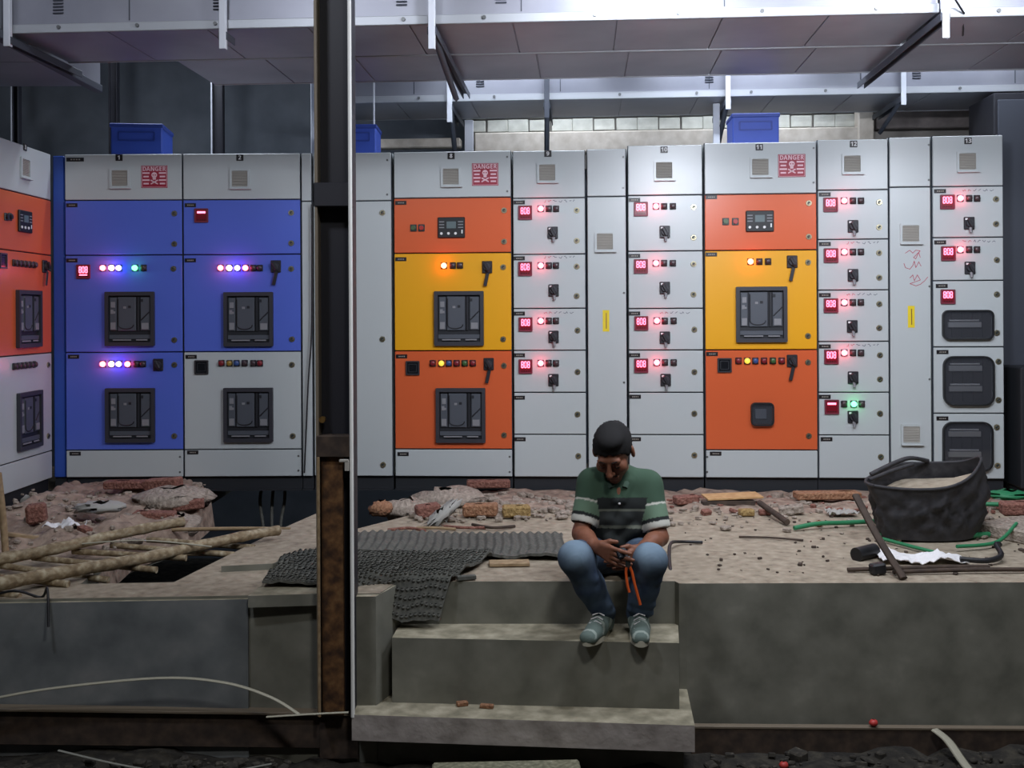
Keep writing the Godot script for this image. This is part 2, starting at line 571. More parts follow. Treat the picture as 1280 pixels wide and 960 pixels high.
func fill_lamp(at: Vector3, size: float, energy: float, label: String) -> void:  # unseen fill lamp, added to brighten the step and platform fronts
	var t := thing("added_fill_lamp", at, 0.0, label, "hall lamp")
	var b := S()
	cyl(b, Vector3(0, 0.02, 0), Vector3(0, 0.18, 0), size / 2 + 0.03, 0.1, 20)
	part(t, "shade", [b, M.strut])
	var g := S()
	cyl(g, Vector3(0, 0.0, 0), Vector3(0, 0.018, 0), size / 2, -1.0, 20)
	part(t, "lens", [g, M.flood_glow])
	var r := S()
	cyl(r, Vector3(0, 0.18, 0), Vector3(0, 6.15 - at.y, 0), 0.012, -1.0, 8)
	part(t, "hanging_rod", [r, M.strut])
	var l := AreaLight3D.new()
	l.name = "light"
	l.area_size = Vector2(size, size)
	l.light_energy = energy
	l.light_color = Color8(250, 248, 244)
	l.shadow_enabled = true
	l.area_range = 25.0
	l.position = Vector3(0, -0.012, 0)
	l.rotation.x = -PI / 2
	t.add_child(l)

# ------------------------------------------------------------------ the hall
func slab_box(called: String, c: Vector3, s: Vector3, m: Material) -> MeshInstance3D:
	var st := S()
	box(st, Vector3.ZERO, s)
	var o := part(self, called, [st, m], c)
	tag(o, "", "", "", "structure")
	return o

func build_hall() -> void:
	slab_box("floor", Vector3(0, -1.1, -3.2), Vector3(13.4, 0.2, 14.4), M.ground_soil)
	slab_box("ceiling", Vector3(0, 6.25, -3.2), Vector3(13.4, 0.2, 14.4), M.hall_wall)
	slab_box("wall_left", Vector3(-6.6, 2.6, -3.2), Vector3(0.2, 7.4, 14.4), M.hall_wall)
	slab_box("wall_right", Vector3(6.6, 2.6, -3.2), Vector3(0.2, 7.4, 14.4), M.hall_wall)
	slab_box("wall_front", Vector3(0, 2.6, 3.9), Vector3(13.4, 7.4, 0.2), M.hall_wall)
	var back := thing("wall_back", Vector3(0, 0, 0), 0.0, "", "", "", "structure")
	var st := S()
	box(st, Vector3(0, 2.6, -10.1), Vector3(13.4, 7.4, 0.2))
	part(back, "wall_sheet", [st, M.dark_wall])
	var bk := S()
	box(bk, Vector3.ZERO, Vector3(5.4, 0.8, 0.05))
	part(back, "backing_sheet", [bk, M.vent_dark], line_at(3.35, 2.9, -1.82)).rotation.y = TURN
	# pale cladding ribs, two short pieces above each other in every bay, over a pale ledge
	var meshes := []
	for v in 3:
		var up := S()
		box(up, Vector3.ZERO, Vector3(0.178, 0.16 - v * 0.006, 0.035), 0.006)
		meshes.append(mesh_of([up, M.cladding]))
		var lo := S()
		box(lo, Vector3.ZERO, Vector3(0.177, 0.1 + v * 0.006, 0.03), 0.006)
		meshes.append(mesh_of([lo, M.cladding]))
	for i in 33:
		var s := 0.74 + i * 0.186
		if s > 4.6 and i % 2 == 0: continue
		var v := i % 3
		var p := line_at(s, 3.02, -1.76)
		var o := put(back, "cladding_panel", meshes[v * 2], p)
		o.rotation.y = TURN
		var q := put(back, "cladding_panel", meshes[v * 2 + 1], line_at(s + (0.004 if v == 1 else -0.003), 2.875, -1.77))
		q.rotation.y = TURN
	for i in 5:
		var b := put(back, "cladding_panel", meshes[1], line_at(-0.12 + i * 0.17, 2.47, -1.77))
		b.rotation.y = TURN
		b.scale = Vector3(0.62, 0.9, 1)
	var ledges := [[0.74, 4.0, 2.62, 2.80, "beam"], [-0.2, 0.62, 2.68, 2.76, "beam"], [4.12, 5.3, 2.78, 2.92, "beam_dull"], [4.12, 5.3, 2.5, 2.68, "beam_dull"]]
	for k in ledges.size():
		var l: Array = ledges[k]
		var ls := S()
		box(ls, Vector3.ZERO, Vector3(l[1] - l[0], l[3] - l[2], 0.12), 0.01)
		var o := part(self, "trim_%d" % (k + 1), [ls, M[l[4]]], line_at((l[0] + l[1]) / 2, (l[2] + l[3]) / 2, -1.69))
		o.rotation.y = TURN
		tag(o, "", "", "", "structure")
	var ps := S()
	box(ps, Vector3.ZERO, Vector3(0.13, 1.2, 0.14), 0.01)
	var pier := part(self, "trim_5", [ps, M.beam], line_at(4.03, 2.6, -1.68))
	pier.rotation.y = TURN
	tag(pier, "", "", "", "structure")

# ------------------------------------------------------------------ the platform and its steps
func build_platform() -> void:
	var poly := PackedVector2Array([Vector2(-5.6, 4.62), Vector2(-0.6, 4.84), Vector2(-0.54, 5.05), Vector2(0.752, 5.03), Vector2(0.765, 4.99), Vector2(0.80, 4.985), Vector2(5.6, 4.95), Vector2(5.6, 9.0), Vector2(-0.15, 9.0),
		Vector2(-0.2, 7.62), Vector2(-0.42, 7.05), Vector2(-0.93, 6.27), Vector2(-1.02, 6.6), Vector2(-1.24, 6.78), Vector2(-1.36, 6.28), Vector2(-1.59, 5.06), Vector2(-5.6, 4.84)])
	var t := thing("concrete_platform", Vector3(0, 0, 0), 0.0, "raised concrete platform carrying the cubicles, cut by a cable trench", "platform", "", "structure")
	var top := S()
	var side := S()
	prism(top, side, poly, -1.0, 0.0)
	part(t, "platform_block", [top, M.dust, side, M.cement])
	# thin slab left of the trench; unseen void added below keeps the trench dark
	var top2 := S()
	var side2 := S()
	prism(top2, side2, PackedVector2Array([Vector2(-5.6, 4.83), Vector2(-2.02, 5.035), Vector2(-2.1, 5.9), Vector2(-1.95, 6.45), Vector2(-1.98, 7.1), Vector2(-2.25, 7.7), Vector2(-2.25, 9.0), Vector2(-5.6, 9.0)]), -0.16, -0.001)
	part(t, "floor_slab", [top2, M.dust, side2, M.cement])
	# smooth render on the left front face, in two lifts
	var r1 := S()
	var skin := PackedVector2Array([Vector2(-5.6, 4.60), Vector2(-1.18, 4.795), Vector2(-1.18, 4.83), Vector2(-5.6, 4.64)])
	var r1t := S()
	prism(r1t, r1, skin, -0.85, -0.012)
	part(t, "render_coat", [r1t, M.tread, r1, M.cement_blue])
	var l1 := S()
	var l1t := S()
	prism(l1t, l1, PackedVector2Array([Vector2(-1.17, 4.76), Vector2(-0.86, 4.79), Vector2(-0.86, 5.02), Vector2(-1.15, 5.0)]), -0.04, 0.012)
	part(t, "ledge", [l1t, M.tread, l1, M.cement])
	# low kerb beside the trench
	var k := S()
	var kt := S()
	prism(kt, k, PackedVector2Array([Vector2(-1.42, 5.25), Vector2(-1.18, 5.3), Vector2(-1.06, 5.62), Vector2(-0.7, 5.66), Vector2(-0.7, 5.74), Vector2(-1.16, 5.72)]), -0.02, 0.03)
	part(t, "kerb", [kt, M.dust, k, M.cement])
	# cheek of the stair with its joint
	var c := S()
	var ct := S()
	prism(ct, c, PackedVector2Array([Vector2(-0.70, 4.80), Vector2(-0.612, 4.80), Vector2(-0.52, 5.06), Vector2(-0.70, 5.06)]), -1.0, -0.004)
	part(t, "stair_cheek", [ct, M.tread, c, M.cement])
	# steps
	var s1 := thing("concrete_step", Vector3.ZERO, 0.0, "middle concrete step under the seated man's shoes", "step", "", "structure")
	var a := S()
	var at := S()
	prism(at, a, PackedVector2Array([Vector2(-0.545, 4.835), Vector2(0.725, 4.735), Vector2(0.77, 5.06), Vector2(-0.53, 5.08)]), -1.0, -0.198)
	part(s1, "step_block", [at, M.tread, a, M.cement])
	var s2 := thing("concrete_step", Vector3.ZERO, 0.0, "lowest concrete slab step, long and thin at the foot of the stair", "step", "", "structure")
	var b := S()
	var bt := S()
	prism(bt, b, PackedVector2Array([Vector2(-0.705, 4.69), Vector2(0.76, 4.545), Vector2(0.80, 5.0), Vector2(-0.69, 5.06)]), -0.60, -0.488)
	part(s2, "slab_block", [bt, M.tread, b, M.slab])
	var u := S()
	var ut := S()
	prism(ut, u, PackedVector2Array([Vector2(-0.68, 4.82), Vector2(0.74, 4.72), Vector2(0.78, 5.0), Vector2(-0.68, 5.06)]), -1.0, -0.60)
	part(s2, "footing", [ut, M.cement, u, M.cement])
	# trench bottom, given dark soil colour to stand in for deep shade
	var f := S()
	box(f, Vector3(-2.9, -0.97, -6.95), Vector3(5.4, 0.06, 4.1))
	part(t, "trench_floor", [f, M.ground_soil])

# ------------------------------------------------------------------ the cubicles
# each: left and right edge along its line, then covers and doors from the top down:
# kind, bottom, top, paint, devices [kind, x from the cubicle's left edge, y, ...]
const CUBICLES := {
	"c1": [-2.015, -1.18, [
		["top", 2.07, 2.4, "grey", [["cover_plate", 0.078, 2.36], ["number", 0.39, 2.372, "1"], ["vent", 0.395, 2.225], ["danger", 0.64, 2.235]]],
		["door", 1.68, 2.07, "blue", [["plate", 0.053, 2.036], ["lock", 0.78, 1.973], ["lock", 0.779, 1.757]]],
		["door", 0.99, 1.68, "blue", [["plate", 0.051, 1.644], ["meter", 0.133, 1.564, "red"], ["lamp", 0.273, 1.589, "r"], ["lamp", 0.335, 1.589, "w"], ["lamp", 0.386, 1.588, "b"], ["lamp", 0.5, 1.588, "g"], ["dead", 0.562, 1.588, "k"], ["lock", 0.772, 1.581], ["lock", 0.775, 1.075], ["breaker", 0.464, 1.227, 0.35, 0.385]]],
		["door", 0.295, 0.99, "blue", [["plate", 0.059, 0.96], ["lamp", 0.269, 0.907, "r"], ["lamp", 0.331, 0.907, "w"], ["lamp", 0.383, 0.907, "b"], ["lamp", 0.445, 0.906, "r"], ["dead", 0.508, 0.906, "k"], ["dead", 0.553, 0.906, "k"], ["rotary", 0.661, 0.9, ""], ["lock", 0.775, 0.899], ["lock", 0.772, 0.393], ["breaker", 0.463, 0.543, 0.35, 0.385]]],
		["base", 0.1, 0.295, "grey", [["plate", 0.067, 0.272], ["screw", 0.811, 0.245], ["screw", 0.81, 0.137]]]]],
	"c2": [-1.175, -0.34, [
		["top", 2.07, 2.4, "grey", [["number", 0.408, 2.368, "2"], ["vent", 0.407, 2.217]]],
		["door", 1.68, 2.07, "blue", [["plate", 0.054, 2.032], ["meter", 0.133, 1.958, "bar"], ["lock", 0.77, 1.974], ["lock", 0.769, 1.758]]],
		["door", 0.99, 1.68, "blue", [["plate", 0.052, 1.64], ["lamp", 0.268, 1.585, "r"], ["lamp", 0.33, 1.584, "w"], ["lamp", 0.387, 1.584, "b"], ["lamp", 0.444, 1.584, "r"], ["dead", 0.501, 1.583, "k"], ["dead", 0.546, 1.583, "k"], ["rotary", 0.66, 1.594, "key"], ["lock", 0.768, 1.576], ["lock", 0.771, 1.076], ["breaker", 0.465, 1.22, 0.35, 0.385]]],
		["door", 0.295, 0.99, "grey", [["plate", 0.054, 0.955], ["meter", 0.128, 0.881, "off"], ["dead", 0.27, 0.909, "r"], ["dead", 0.327, 0.908, "y"], ["dead", 0.378, 0.908, "b"], ["dead", 0.435, 0.908, "k"], ["dead", 0.497, 0.907, "k"], ["dead", 0.543, 0.907, "r"], ["lock", 0.77, 0.895], ["lock", 0.773, 0.389], ["breaker", 0.461, 0.541, 0.35, 0.385]]],
		["base", 0.1, 0.295, "grey", [["plate", 0.062, 0.276], ["screw", 0.812, 0.247], ["screw", 0.811, 0.144]]]]],
	"c3": [-0.335, -0.26, [
		["top", 2.055, 2.4, "grey", []],
		["door", 0.1, 2.055, "grey", []]]],
	"c4": [-0.255, 0.31, [
		["top", 2.055, 2.4, "grey", [["screw", 0.536, 2.343], ["screw", 0.535, 2.099]]],
		["door", 0.1, 2.055, "grey", [["lock", 0.5, 1.969], ["lock", 0.495, 1.073], ["lock", 0.496, 0.183]]]]],
	"c5": [0.325, 1.16, [
		["top", 2.07, 2.4, "grey", [["number", 0.412, 2.365, "8"], ["vent", 0.409, 2.218], ["danger", 0.652, 2.231], ["screw", 0.808, 2.353], ["screw", 0.807, 2.111]]],
		["door", 1.68, 2.07, "orange", [["plate", 0.052, 2.038], ["button", 0.142, 1.859, "g"], ["button", 0.199, 1.859, "r"], ["controller", 0.412, 1.859], ["lock", 0.784, 1.976], ["lock", 0.783, 1.757]]],
		["door", 0.99, 1.68, "yellow", [["plate", 0.05, 1.639], ["lamp", 0.357, 1.591, "o"], ["dead", 0.42, 1.591, "k"], ["dead", 0.471, 1.591, "k"], ["rotary", 0.663, 1.578, "key"], ["lock", 0.776, 1.577], ["lock", 0.773, 1.07], ["breaker", 0.463, 1.218, 0.35, 0.385]]],
		["door", 0.295, 0.99, "orange", [["plate", 0.052, 0.951], ["meter", 0.131, 0.869, "off"], ["dead", 0.274, 0.902, "r"], ["dead", 0.336, 0.902, "Y"], ["dead", 0.388, 0.902, "b"], ["dead", 0.444, 0.902, "r"], ["dead", 0.501, 0.902, "g"], ["dead", 0.558, 0.902, "r"], ["rotary", 0.671, 0.896, "key"], ["lock", 0.778, 0.884], ["lock", 0.776, 0.395], ["breaker", 0.471, 0.535, 0.35, 0.385]]],
		["base", 0.1, 0.295, "grey", [["plate", 0.059, 0.26], ["screw", 0.814, 0.243], ["screw", 0.814, 0.136]]]]],
	"c6": [1.17, 1.68, [
		["top", 2.06, 2.395, "grey", [["number", 0.25, 2.371, "9"], ["vent", 0.244, 2.237]]],
		["door", 1.665, 2.06, "grey", [["plate", 0.046, 2.031], ["meter", 0.088, 1.958, "digits"], ["lamp", 0.198, 1.985, "r"], ["dead", 0.254, 1.984, "k"], ["dead", 0.305, 1.983, "k"], ["rotary", 0.281, 1.815, "stub"], ["lock", 0.45, 1.971], ["lock", 0.449, 1.758], ["writing", 0.31, 2.037]]],
		["door", 1.285, 1.665, "grey", [["plate", 0.044, 1.638], ["meter", 0.086, 1.564, "digits"], ["lamp", 0.196, 1.586, "r"], ["dead", 0.252, 1.585, "k"], ["dead", 0.302, 1.585, "k"], ["rotary", 0.285, 1.411, "stub"], ["lock", 0.448, 1.578], ["lock", 0.447, 1.371], ["writing", 0.308, 1.644]]],
		["door", 0.99, 1.285, "grey", [["plate", 0.042, 1.25], ["meter", 0.087, 1.174, "digits"], ["lamp", 0.194, 1.198, "r"], ["dead", 0.25, 1.198, "k"], ["dead", 0.3, 1.198, "k"], ["rotary", 0.283, 1.086, "stub"], ["lock", 0.451, 1.13], ["writing", 0.306, 1.257]]],
		["door", 0.695, 0.99, "grey", [["plate", 0.041, 0.957], ["meter", 0.085, 0.878, "digits"], ["lamp", 0.192, 0.901, "r"], ["dead", 0.248, 0.901, "k"], ["dead", 0.299, 0.9, "k"], ["rotary", 0.281, 0.783, "stub"], ["lock", 0.45, 0.839]]],
		["door", 0.4, 0.695, "grey", [["plate", 0.039, 0.659], ["lock", 0.448, 0.542]]],
		["door", 0.1, 0.4, "grey", [["plate", 0.043, 0.367], ["lock", 0.452, 0.25]]]]],
	"c7": [1.69, 1.965, [
		["top", 2.065, 2.4, "grey", [["screw", 0.256, 2.341], ["screw", 0.254, 2.123]]],
		["door", 0.1, 2.065, "grey", [["vent", 0.124, 1.75], ["sticker", 0.13, 1.196], ["screw", 0.256, 1.391], ["screw", 0.253, 0.765]]]]],
	"c8": [1.975, 2.495, [
		["top", 2.07, 2.42, "grey", [["number", 0.254, 2.387, "10"], ["vent", 0.253, 2.242]]],
		["door", 1.68, 2.07, "grey", [["plate", 0.047, 2.039], ["meter", 0.091, 1.974, "digits"], ["lamp", 0.196, 1.992, "r"], ["dead", 0.252, 1.991, "k"], ["dead", 0.313, 1.991, "k"], ["rotary", 0.256, 1.813, "stub"], ["lock", 0.456, 1.984], ["lock", 0.455, 1.772]]],
		["door", 1.28, 1.68, "grey", [["plate", 0.045, 1.648], ["meter", 0.089, 1.575, "digits"], ["lamp", 0.194, 1.596, "r"], ["dead", 0.25, 1.596, "k"], ["dead", 0.311, 1.595, "k"], ["rotary", 0.254, 1.423, "stub"], ["lock", 0.454, 1.588], ["lock", 0.453, 1.377]]],
		["door", 0.99, 1.28, "grey", [["plate", 0.043, 1.246], ["meter", 0.09, 1.178, "digits"], ["lamp", 0.198, 1.195, "r"], ["dead", 0.253, 1.194, "k"], ["dead", 0.314, 1.194, "k"], ["rotary", 0.253, 1.077, "stub"], ["lock", 0.457, 1.132], ["writing", 0.309, 1.252]]],
		["door", 0.695, 0.99, "grey", [["plate", 0.041, 0.955], ["meter", 0.088, 0.882, "digits"], ["lamp", 0.196, 0.904, "r"], ["dead", 0.252, 0.904, "k"], ["dead", 0.313, 0.904, "k"], ["rotary", 0.257, 0.782, "stub"], ["lock", 0.456, 0.837]]],
		["door", 0.4, 0.695, "grey", [["plate", 0.045, 0.665], ["lock", 0.454, 0.548]]],
		["door", 0.1, 0.4, "grey", [["plate", 0.044, 0.369], ["lock", 0.453, 0.258]]]]],
	"c9": [2.505, 3.275, [
		["top", 2.07, 2.43, "grey", [["number", 0.379, 2.394, "11"], ["vent", 0.384, 2.255], ["danger", 0.6, 2.263], ["screw", 0.75, 2.383], ["screw", 0.749, 2.145]]],
		["door", 1.68, 2.07, "orange", [["plate", 0.048, 2.052], ["button", 0.146, 1.881, "g"], ["button", 0.212, 1.88, "r"], ["controller", 0.379, 1.881], ["lock", 0.715, 2.002], ["lock", 0.714, 1.77]]],
		["door", 0.99, 1.68, "yellow", [["plate", 0.046, 1.654], ["lamp", 0.315, 1.602, "o"], ["dead", 0.375, 1.601, "k"], ["dead", 0.435, 1.601, "k"], ["rotary", 0.599, 1.599, "key"], ["lock", 0.708, 1.593], ["lock", 0.705, 1.085], ["breaker", 0.387, 1.235, 0.35, 0.385]]],
		["door", 0.295, 0.99, "orange", [["plate", 0.048, 0.962], ["meter", 0.133, 0.884, "off"], ["dead", 0.229, 0.914, "r"], ["dead", 0.289, 0.914, "Y"], ["dead", 0.344, 0.914, "b"], ["dead", 0.404, 0.914, "r"], ["dead", 0.464, 0.914, "g"], ["dead", 0.524, 0.914, "r"], ["rotary", 0.595, 0.913, "key"], ["lock", 0.704, 0.902], ["lock", 0.707, 0.394], ["window", 0.389, 0.545, 0.158, 0.161]]],
		["base", 0.1, 0.295, "grey", [["plate", 0.069, 0.27], ["screw", 0.011, 0.247], ["screw", 0.01, 0.142]]]]],
	"c10": [3.28, 3.76, [
		["top", 2.09, 2.44, "grey", [["number", 0.246, 2.406, "12"], ["vent", 0.235, 2.269]]],
		["door", 1.75, 2.09, "grey", [["plate", 0.049, 2.061], ["meter", 0.087, 1.989, "digits"], ["lamp", 0.179, 2.016, "r"], ["dead", 0.239, 2.015, "k"], ["dead", 0.293, 2.014, "k"], ["rotary", 0.238, 1.839, "stub"], ["lock", 0.417, 2.002], ["lock", 0.416, 1.831]]],
		["door", 1.4, 1.75, "grey", [["plate", 0.048, 1.719], ["meter", 0.088, 1.639, "digits"], ["lamp", 0.178, 1.663, "r"], ["dead", 0.237, 1.662, "k"], ["dead", 0.291, 1.662, "k"], ["rotary", 0.236, 1.502, "stub"], ["lock", 0.415, 1.655], ["lock", 0.415, 1.484], ["writing", 0.286, 1.725]]],
		["door", 1.045, 1.4, "grey", [["plate", 0.046, 1.366], ["meter", 0.086, 1.294, "digits"], ["lamp", 0.176, 1.315, "r"], ["dead", 0.235, 1.315, "k"], ["dead", 0.289, 1.315, "k"], ["rotary", 0.229, 1.15, "stub"], ["lock", 0.414, 1.303], ["lock", 0.413, 1.138], ["writing", 0.284, 1.372]]],
		["door", 0.695, 1.045, "grey", [["plate", 0.044, 1.012], ["meter", 0.087, 0.94, "digits"], ["lamp", 0.174, 0.968, "r"], ["dead", 0.234, 0.968, "k"], ["dead", 0.288, 0.967, "k"], ["rotary", 0.233, 0.797, "stub"], ["lock", 0.417, 0.951], ["lock", 0.416, 0.785], ["writing", 0.283, 1.02]]],
		["door", 0.4, 0.695, "grey", [["plate", 0.042, 0.664], ["meter", 0.088, 0.595, "bar"], ["lamp", 0.237, 0.615, "g"], ["dead", 0.172, 0.615, "k"], ["dead", 0.291, 0.615, "k"], ["rotary", 0.231, 0.526, "stub"], ["lock", 0.415, 0.549]]],
		["door", 0.1, 0.4, "grey", [["plate", 0.052, 0.372], ["lock", 0.419, 0.251]]]]],
	"c11": [3.765, 4.045, [
		["top", 2.105, 2.45, "grey", [["screw", 0.268, 2.393], ["screw", 0.267, 2.152]]],
		["door", 0.1, 2.105, "grey", [["vent", 0.141, 1.785], ["scribble", 0.156, 1.521], ["sticker", 0.144, 1.214], ["vent", 0.14, 0.406], ["screw", 0.268, 1.422], ["screw", 0.265, 0.785]]]]],
	"c12": [4.055, 4.53, [
		["top", 2.105, 2.455, "grey", [["number", 0.24, 2.416, "13"], ["vent", 0.234, 2.274]]],
		["door", 1.755, 2.105, "grey", [["plate", 0.051, 2.074], ["meter", 0.099, 1.999, "digits"], ["lamp", 0.185, 2.023, "r"], ["dead", 0.244, 2.022, "k"], ["dead", 0.297, 2.021, "k"], ["rotary", 0.243, 1.852, "stub"], ["lock", 0.425, 2.014], ["lock", 0.424, 1.845], ["writing", 0.292, 2.079]]],
		["door", 1.46, 1.755, "grey", [["plate", 0.05, 1.723], ["meter", 0.103, 1.646, "digits"], ["lamp", 0.183, 1.672, "r"], ["dead", 0.242, 1.672, "k"], ["dead", 0.295, 1.671, "k"], ["rotary", 0.247, 1.546, "stub"], ["lock", 0.428, 1.599], ["writing", 0.29, 1.729]]],
		["door", 1.005, 1.46, "grey", [["plate", 0.059, 1.424], ["meter", 0.099, 1.35, "digits"], ["window", 0.229, 1.157, 0.341, 0.204], ["lock", 0.427, 1.364], ["lock", 0.426, 1.101]]],
		["door", 0.55, 1.005, "grey", [["plate", 0.062, 0.971], ["window", 0.232, 0.774, 0.34, 0.34], ["lock", 0.435, 0.905], ["lock", 0.434, 0.642]]],
		["door", 0.1, 0.55, "grey", [["plate", 0.059, 0.516], ["window", 0.224, 0.325, 0.335, 0.339], ["lock", 0.422, 0.456], ["lock", 0.426, 0.194]]]]],
	"l0": [-0.8, 0, [
		["top", 2.07, 2.4, "grey", [["number", 0.392, 2.386, "3"], ["vent", 0.39, 2.246]]],
		["door", 1.68, 2.07, "orange", [["button", 0.111, 1.893, "k"], ["button", 0.167, 1.898, "k"], ["controller", 0.374, 1.884]]],
		["door", 0.99, 1.68, "orange", [["meter", 0.064, 1.606, "off"], ["dead", 0.22, 1.6, "k"], ["dead", 0.277, 1.6, "k"], ["dead", 0.336, 1.6, "k"], ["dead", 0.395, 1.6, "k"], ["dead", 0.455, 1.6, "k"], ["dead", 0.516, 1.6, "k"], ["rotary", 0.68, 1.597, "key"], ["breaker", 0.421, 1.232, 0.35, 0.385]]],
		["door", 0.295, 0.99, "grey", [["dead", 0.212, 0.92, "k"], ["dead", 0.27, 0.92, "k"], ["dead", 0.328, 0.92, "k"], ["dead", 0.387, 0.92, "k"], ["dead", 0.447, 0.92, "k"], ["dead", 0.508, 0.92, "k"], ["lock", 0.737, 0.906], ["lock", 0.731, 0.406], ["breaker", 0.425, 0.548, 0.35, 0.385]]],
		["base", 0.1, 0.295, "grey", []]]],
}

const CUBICLE_LABELS := {
	"l0": "orange and white breaker cubicle side-on at the left edge, facing sideways",
	"c1": "cubicle with three blue doors and a danger sign beside the blue corner strip",
	"c2": "cubicle with two blue doors over one grey breaker door",
	"c3": "very narrow plain grey filler cubicle left of the steel column",
	"c4": "plain tall grey cubicle half hidden behind the dark steel column",
	"c5": "orange and yellow breaker cubicle with two breakers, nearest the steel column",
	"c6": "grey feeder cubicle right of the first orange cubicle, four lit doors of six",
	"c7": "narrow grey cable cubicle with one vent and yellow sticker behind the seated man",
	"c8": "grey feeder cubicle left of the second orange cubicle, above the man's shoulder",
	"c9": "orange and yellow breaker cubicle with small square window in its lower orange door",
	"c10": "grey feeder cubicle with one green lit lamp among its six doors",
	"c11": "narrow grey cable cubicle with two vents and red scribble on it",
	"c12": "rightmost grey cubicle with three rounded viewing windows below two lit doors",
}

func build_cubicles() -> void:
	for key in CUBICLES:
		var d: Array = CUBICLES[key]
		var turn := TURN
		var at := Vector3.ZERO
		if key in ["c1", "c2", "c3"]:
			turn = 0.0
			at = Vector3(LINE_X + d[0], 0, LINE_Z)
		elif key == "l0":
			turn = PI / 2
			at = Vector3(-3.27, 0, LINE_Z - d[0])
		else:
			at = line_at(d[0], 0, 0)
		cubicle(key, at, turn, d[1] - d[0], d[2])
	# one more cubicle of the side line, only its edge matters to the reflections
	# blue corner strip between the two lines
	var cs := thing("corner_strip", Vector3(-3.225, 0, LINE_Z - 0.02), 0.0, "tall narrow blue corner strip joining the side cubicle and the blue cubicle", "corner strip")
	var s := S()
	box(s, Vector3(0, 1.245, -0.2), Vector3(0.082, 2.29, 0.4), 0.006)
	part(cs, "strip", [s, M.corner_blue])
	var b := S()
	box(b, Vector3(0, 0.05, -0.22), Vector3(0.082, 0.1, 0.4))
	part(cs, "base_channel", [b, M.black_channel])

func cubicle(key: String, at: Vector3, turn: float, w: float, rows: Array) -> void:
	var t := thing("switchgear_cubicle", at, turn, CUBICLE_LABELS[key], "cubicle", "switchgear cubicles in the line")
	var top: float = rows[0][2]
	var st := S()
	box(st, Vector3(w / 2, (top + 0.1) / 2, -0.43), Vector3(w - 0.002, top - 0.1, 0.80), 0.003)
	part(t, "body", [st, M.grey])
	var fr := S()
	box(fr, Vector3(w / 2, (top + 0.1) / 2, -0.0245), Vector3(w - 0.001, top - 0.102, 0.012))
	part(t, "door_frame", [fr, M.gasket])
	var bc := S()
	box(bc, Vector3(w / 2, 0.05, -0.42), Vector3(w, 0.1, 0.78))
	box(bc, Vector3(w / 2, 0.006, -0.03), Vector3(w, 0.012, 0.05))
	part(t, "base_channel", [bc, M.black_channel])
	var seed_of := 0
	for r in rows:
		var h: float = r[2] - r[1]
		var gap := 0.008
		var key2 := "door_%.3f_%.3f_%s" % [w, h, r[3]]
		if not cache.has(key2):
			var ds := S()
			box(ds, Vector3(0, 0, -0.009), Vector3(w - gap, h - gap, 0.018), 0.0035)
			cache[key2] = mesh_of([ds, M[r[3]]])
		var called := "door" if r[0] == "door" else ("top_cover" if r[0] == "top" else "bottom_cover")
		var door := put(t, called, cache[key2], Vector3(w / 2, (r[1] + r[2]) / 2, 0))
		for v in r[4]:
			device(door, v, Vector3(v[1] - w / 2, v[2] - (r[1] + r[2]) / 2, 0.0))

func device(door: Node, v: Array, at: Vector3) -> void:
	match v[0]:
		"plate":
			put(door, "name_plate", shared("plate"), at)
		"cover_plate":
			put(door, "name_plate", shared("cover_plate"), at)
		"lock":
			put(door, "lock", shared("lock"), at)
		"screw":
			put(door, "screw", shared("screw"), at)
		"vent":
			put(door, "vent", shared("vent"), at)
		"sticker":
			put(door, "warning_sticker", shared("sticker"), at, "narrow yellow sticker")
		"number":
			var o := put(door, "number_plate", shared("number"), at)
			cache_text(o, v[3], 0.03, Vector3(0, 0, 0.004))
		"danger":
			put(door, "danger_sign", shared("danger"), at, "red and white danger sign with skull")
			lettering(door, "DANGER", 0.031, at + Vector3(0, 0.055, 0.006), M.sign_white)
		"meter":
			put(door, "meter", shared("meter_" + v[3]), at, "dark square meter" if v[3] == "off" else "red lit square meter")
		"lamp":
			put(door, "indicator_lamp", shared("lamp_" + v[3]), at, {"r": "lit red lamp", "w": "lit whitish lamp", "b": "lit blue lamp", "g": "lit green lamp", "o": "lit orange red lamp"}[v[3]])
			var l := OmniLight3D.new()
			l.name = "lamp_light"
			l.light_color = {"r": Color8(255, 50, 80), "w": Color8(255, 150, 150), "b": Color8(80, 70, 255), "g": Color8(30, 230, 110), "o": Color8(255, 70, 40)}[v[3]]
			l.light_energy = 0.006 if v[3] != "g" else 0.004
			l.light_size = 0.018
			l.omni_range = 10.0
			l.omni_attenuation = 2.0
			l.shadow_enabled = true
			l.position = at + Vector3(0, 0, 0.048)
			door.add_child(l, true)
		"dead":
			put(door, "indicator_lamp", shared("dead_" + v[3]), at)
		"button":
			put(door, "push_button", shared("button_" + v[3]), at)
		"rotary":
			put(door, "rotary_switch", shared("rotary_" + v[3]), at)
		"controller":
			put(door, "controller", shared("controller"), at, "black controller with small grey screen and white keys")
		"breaker":
			put(door, "breaker", shared("breaker"), at, "dark grey framed circuit breaker front")
		"window":
			put(door, "viewing_window", window_mesh(v[3], v[4]), at, "rounded dark viewing window")
		"writing":
			put(door, "handwriting", shared("writing_%d" % (int(absf(at.y) * 1000.0) % 3)), at, "faint handwritten note")
		"scribble":
			for k in 3: put(door, "handwriting", shared("scribble_%d" % k), at, "red handwritten scribble")

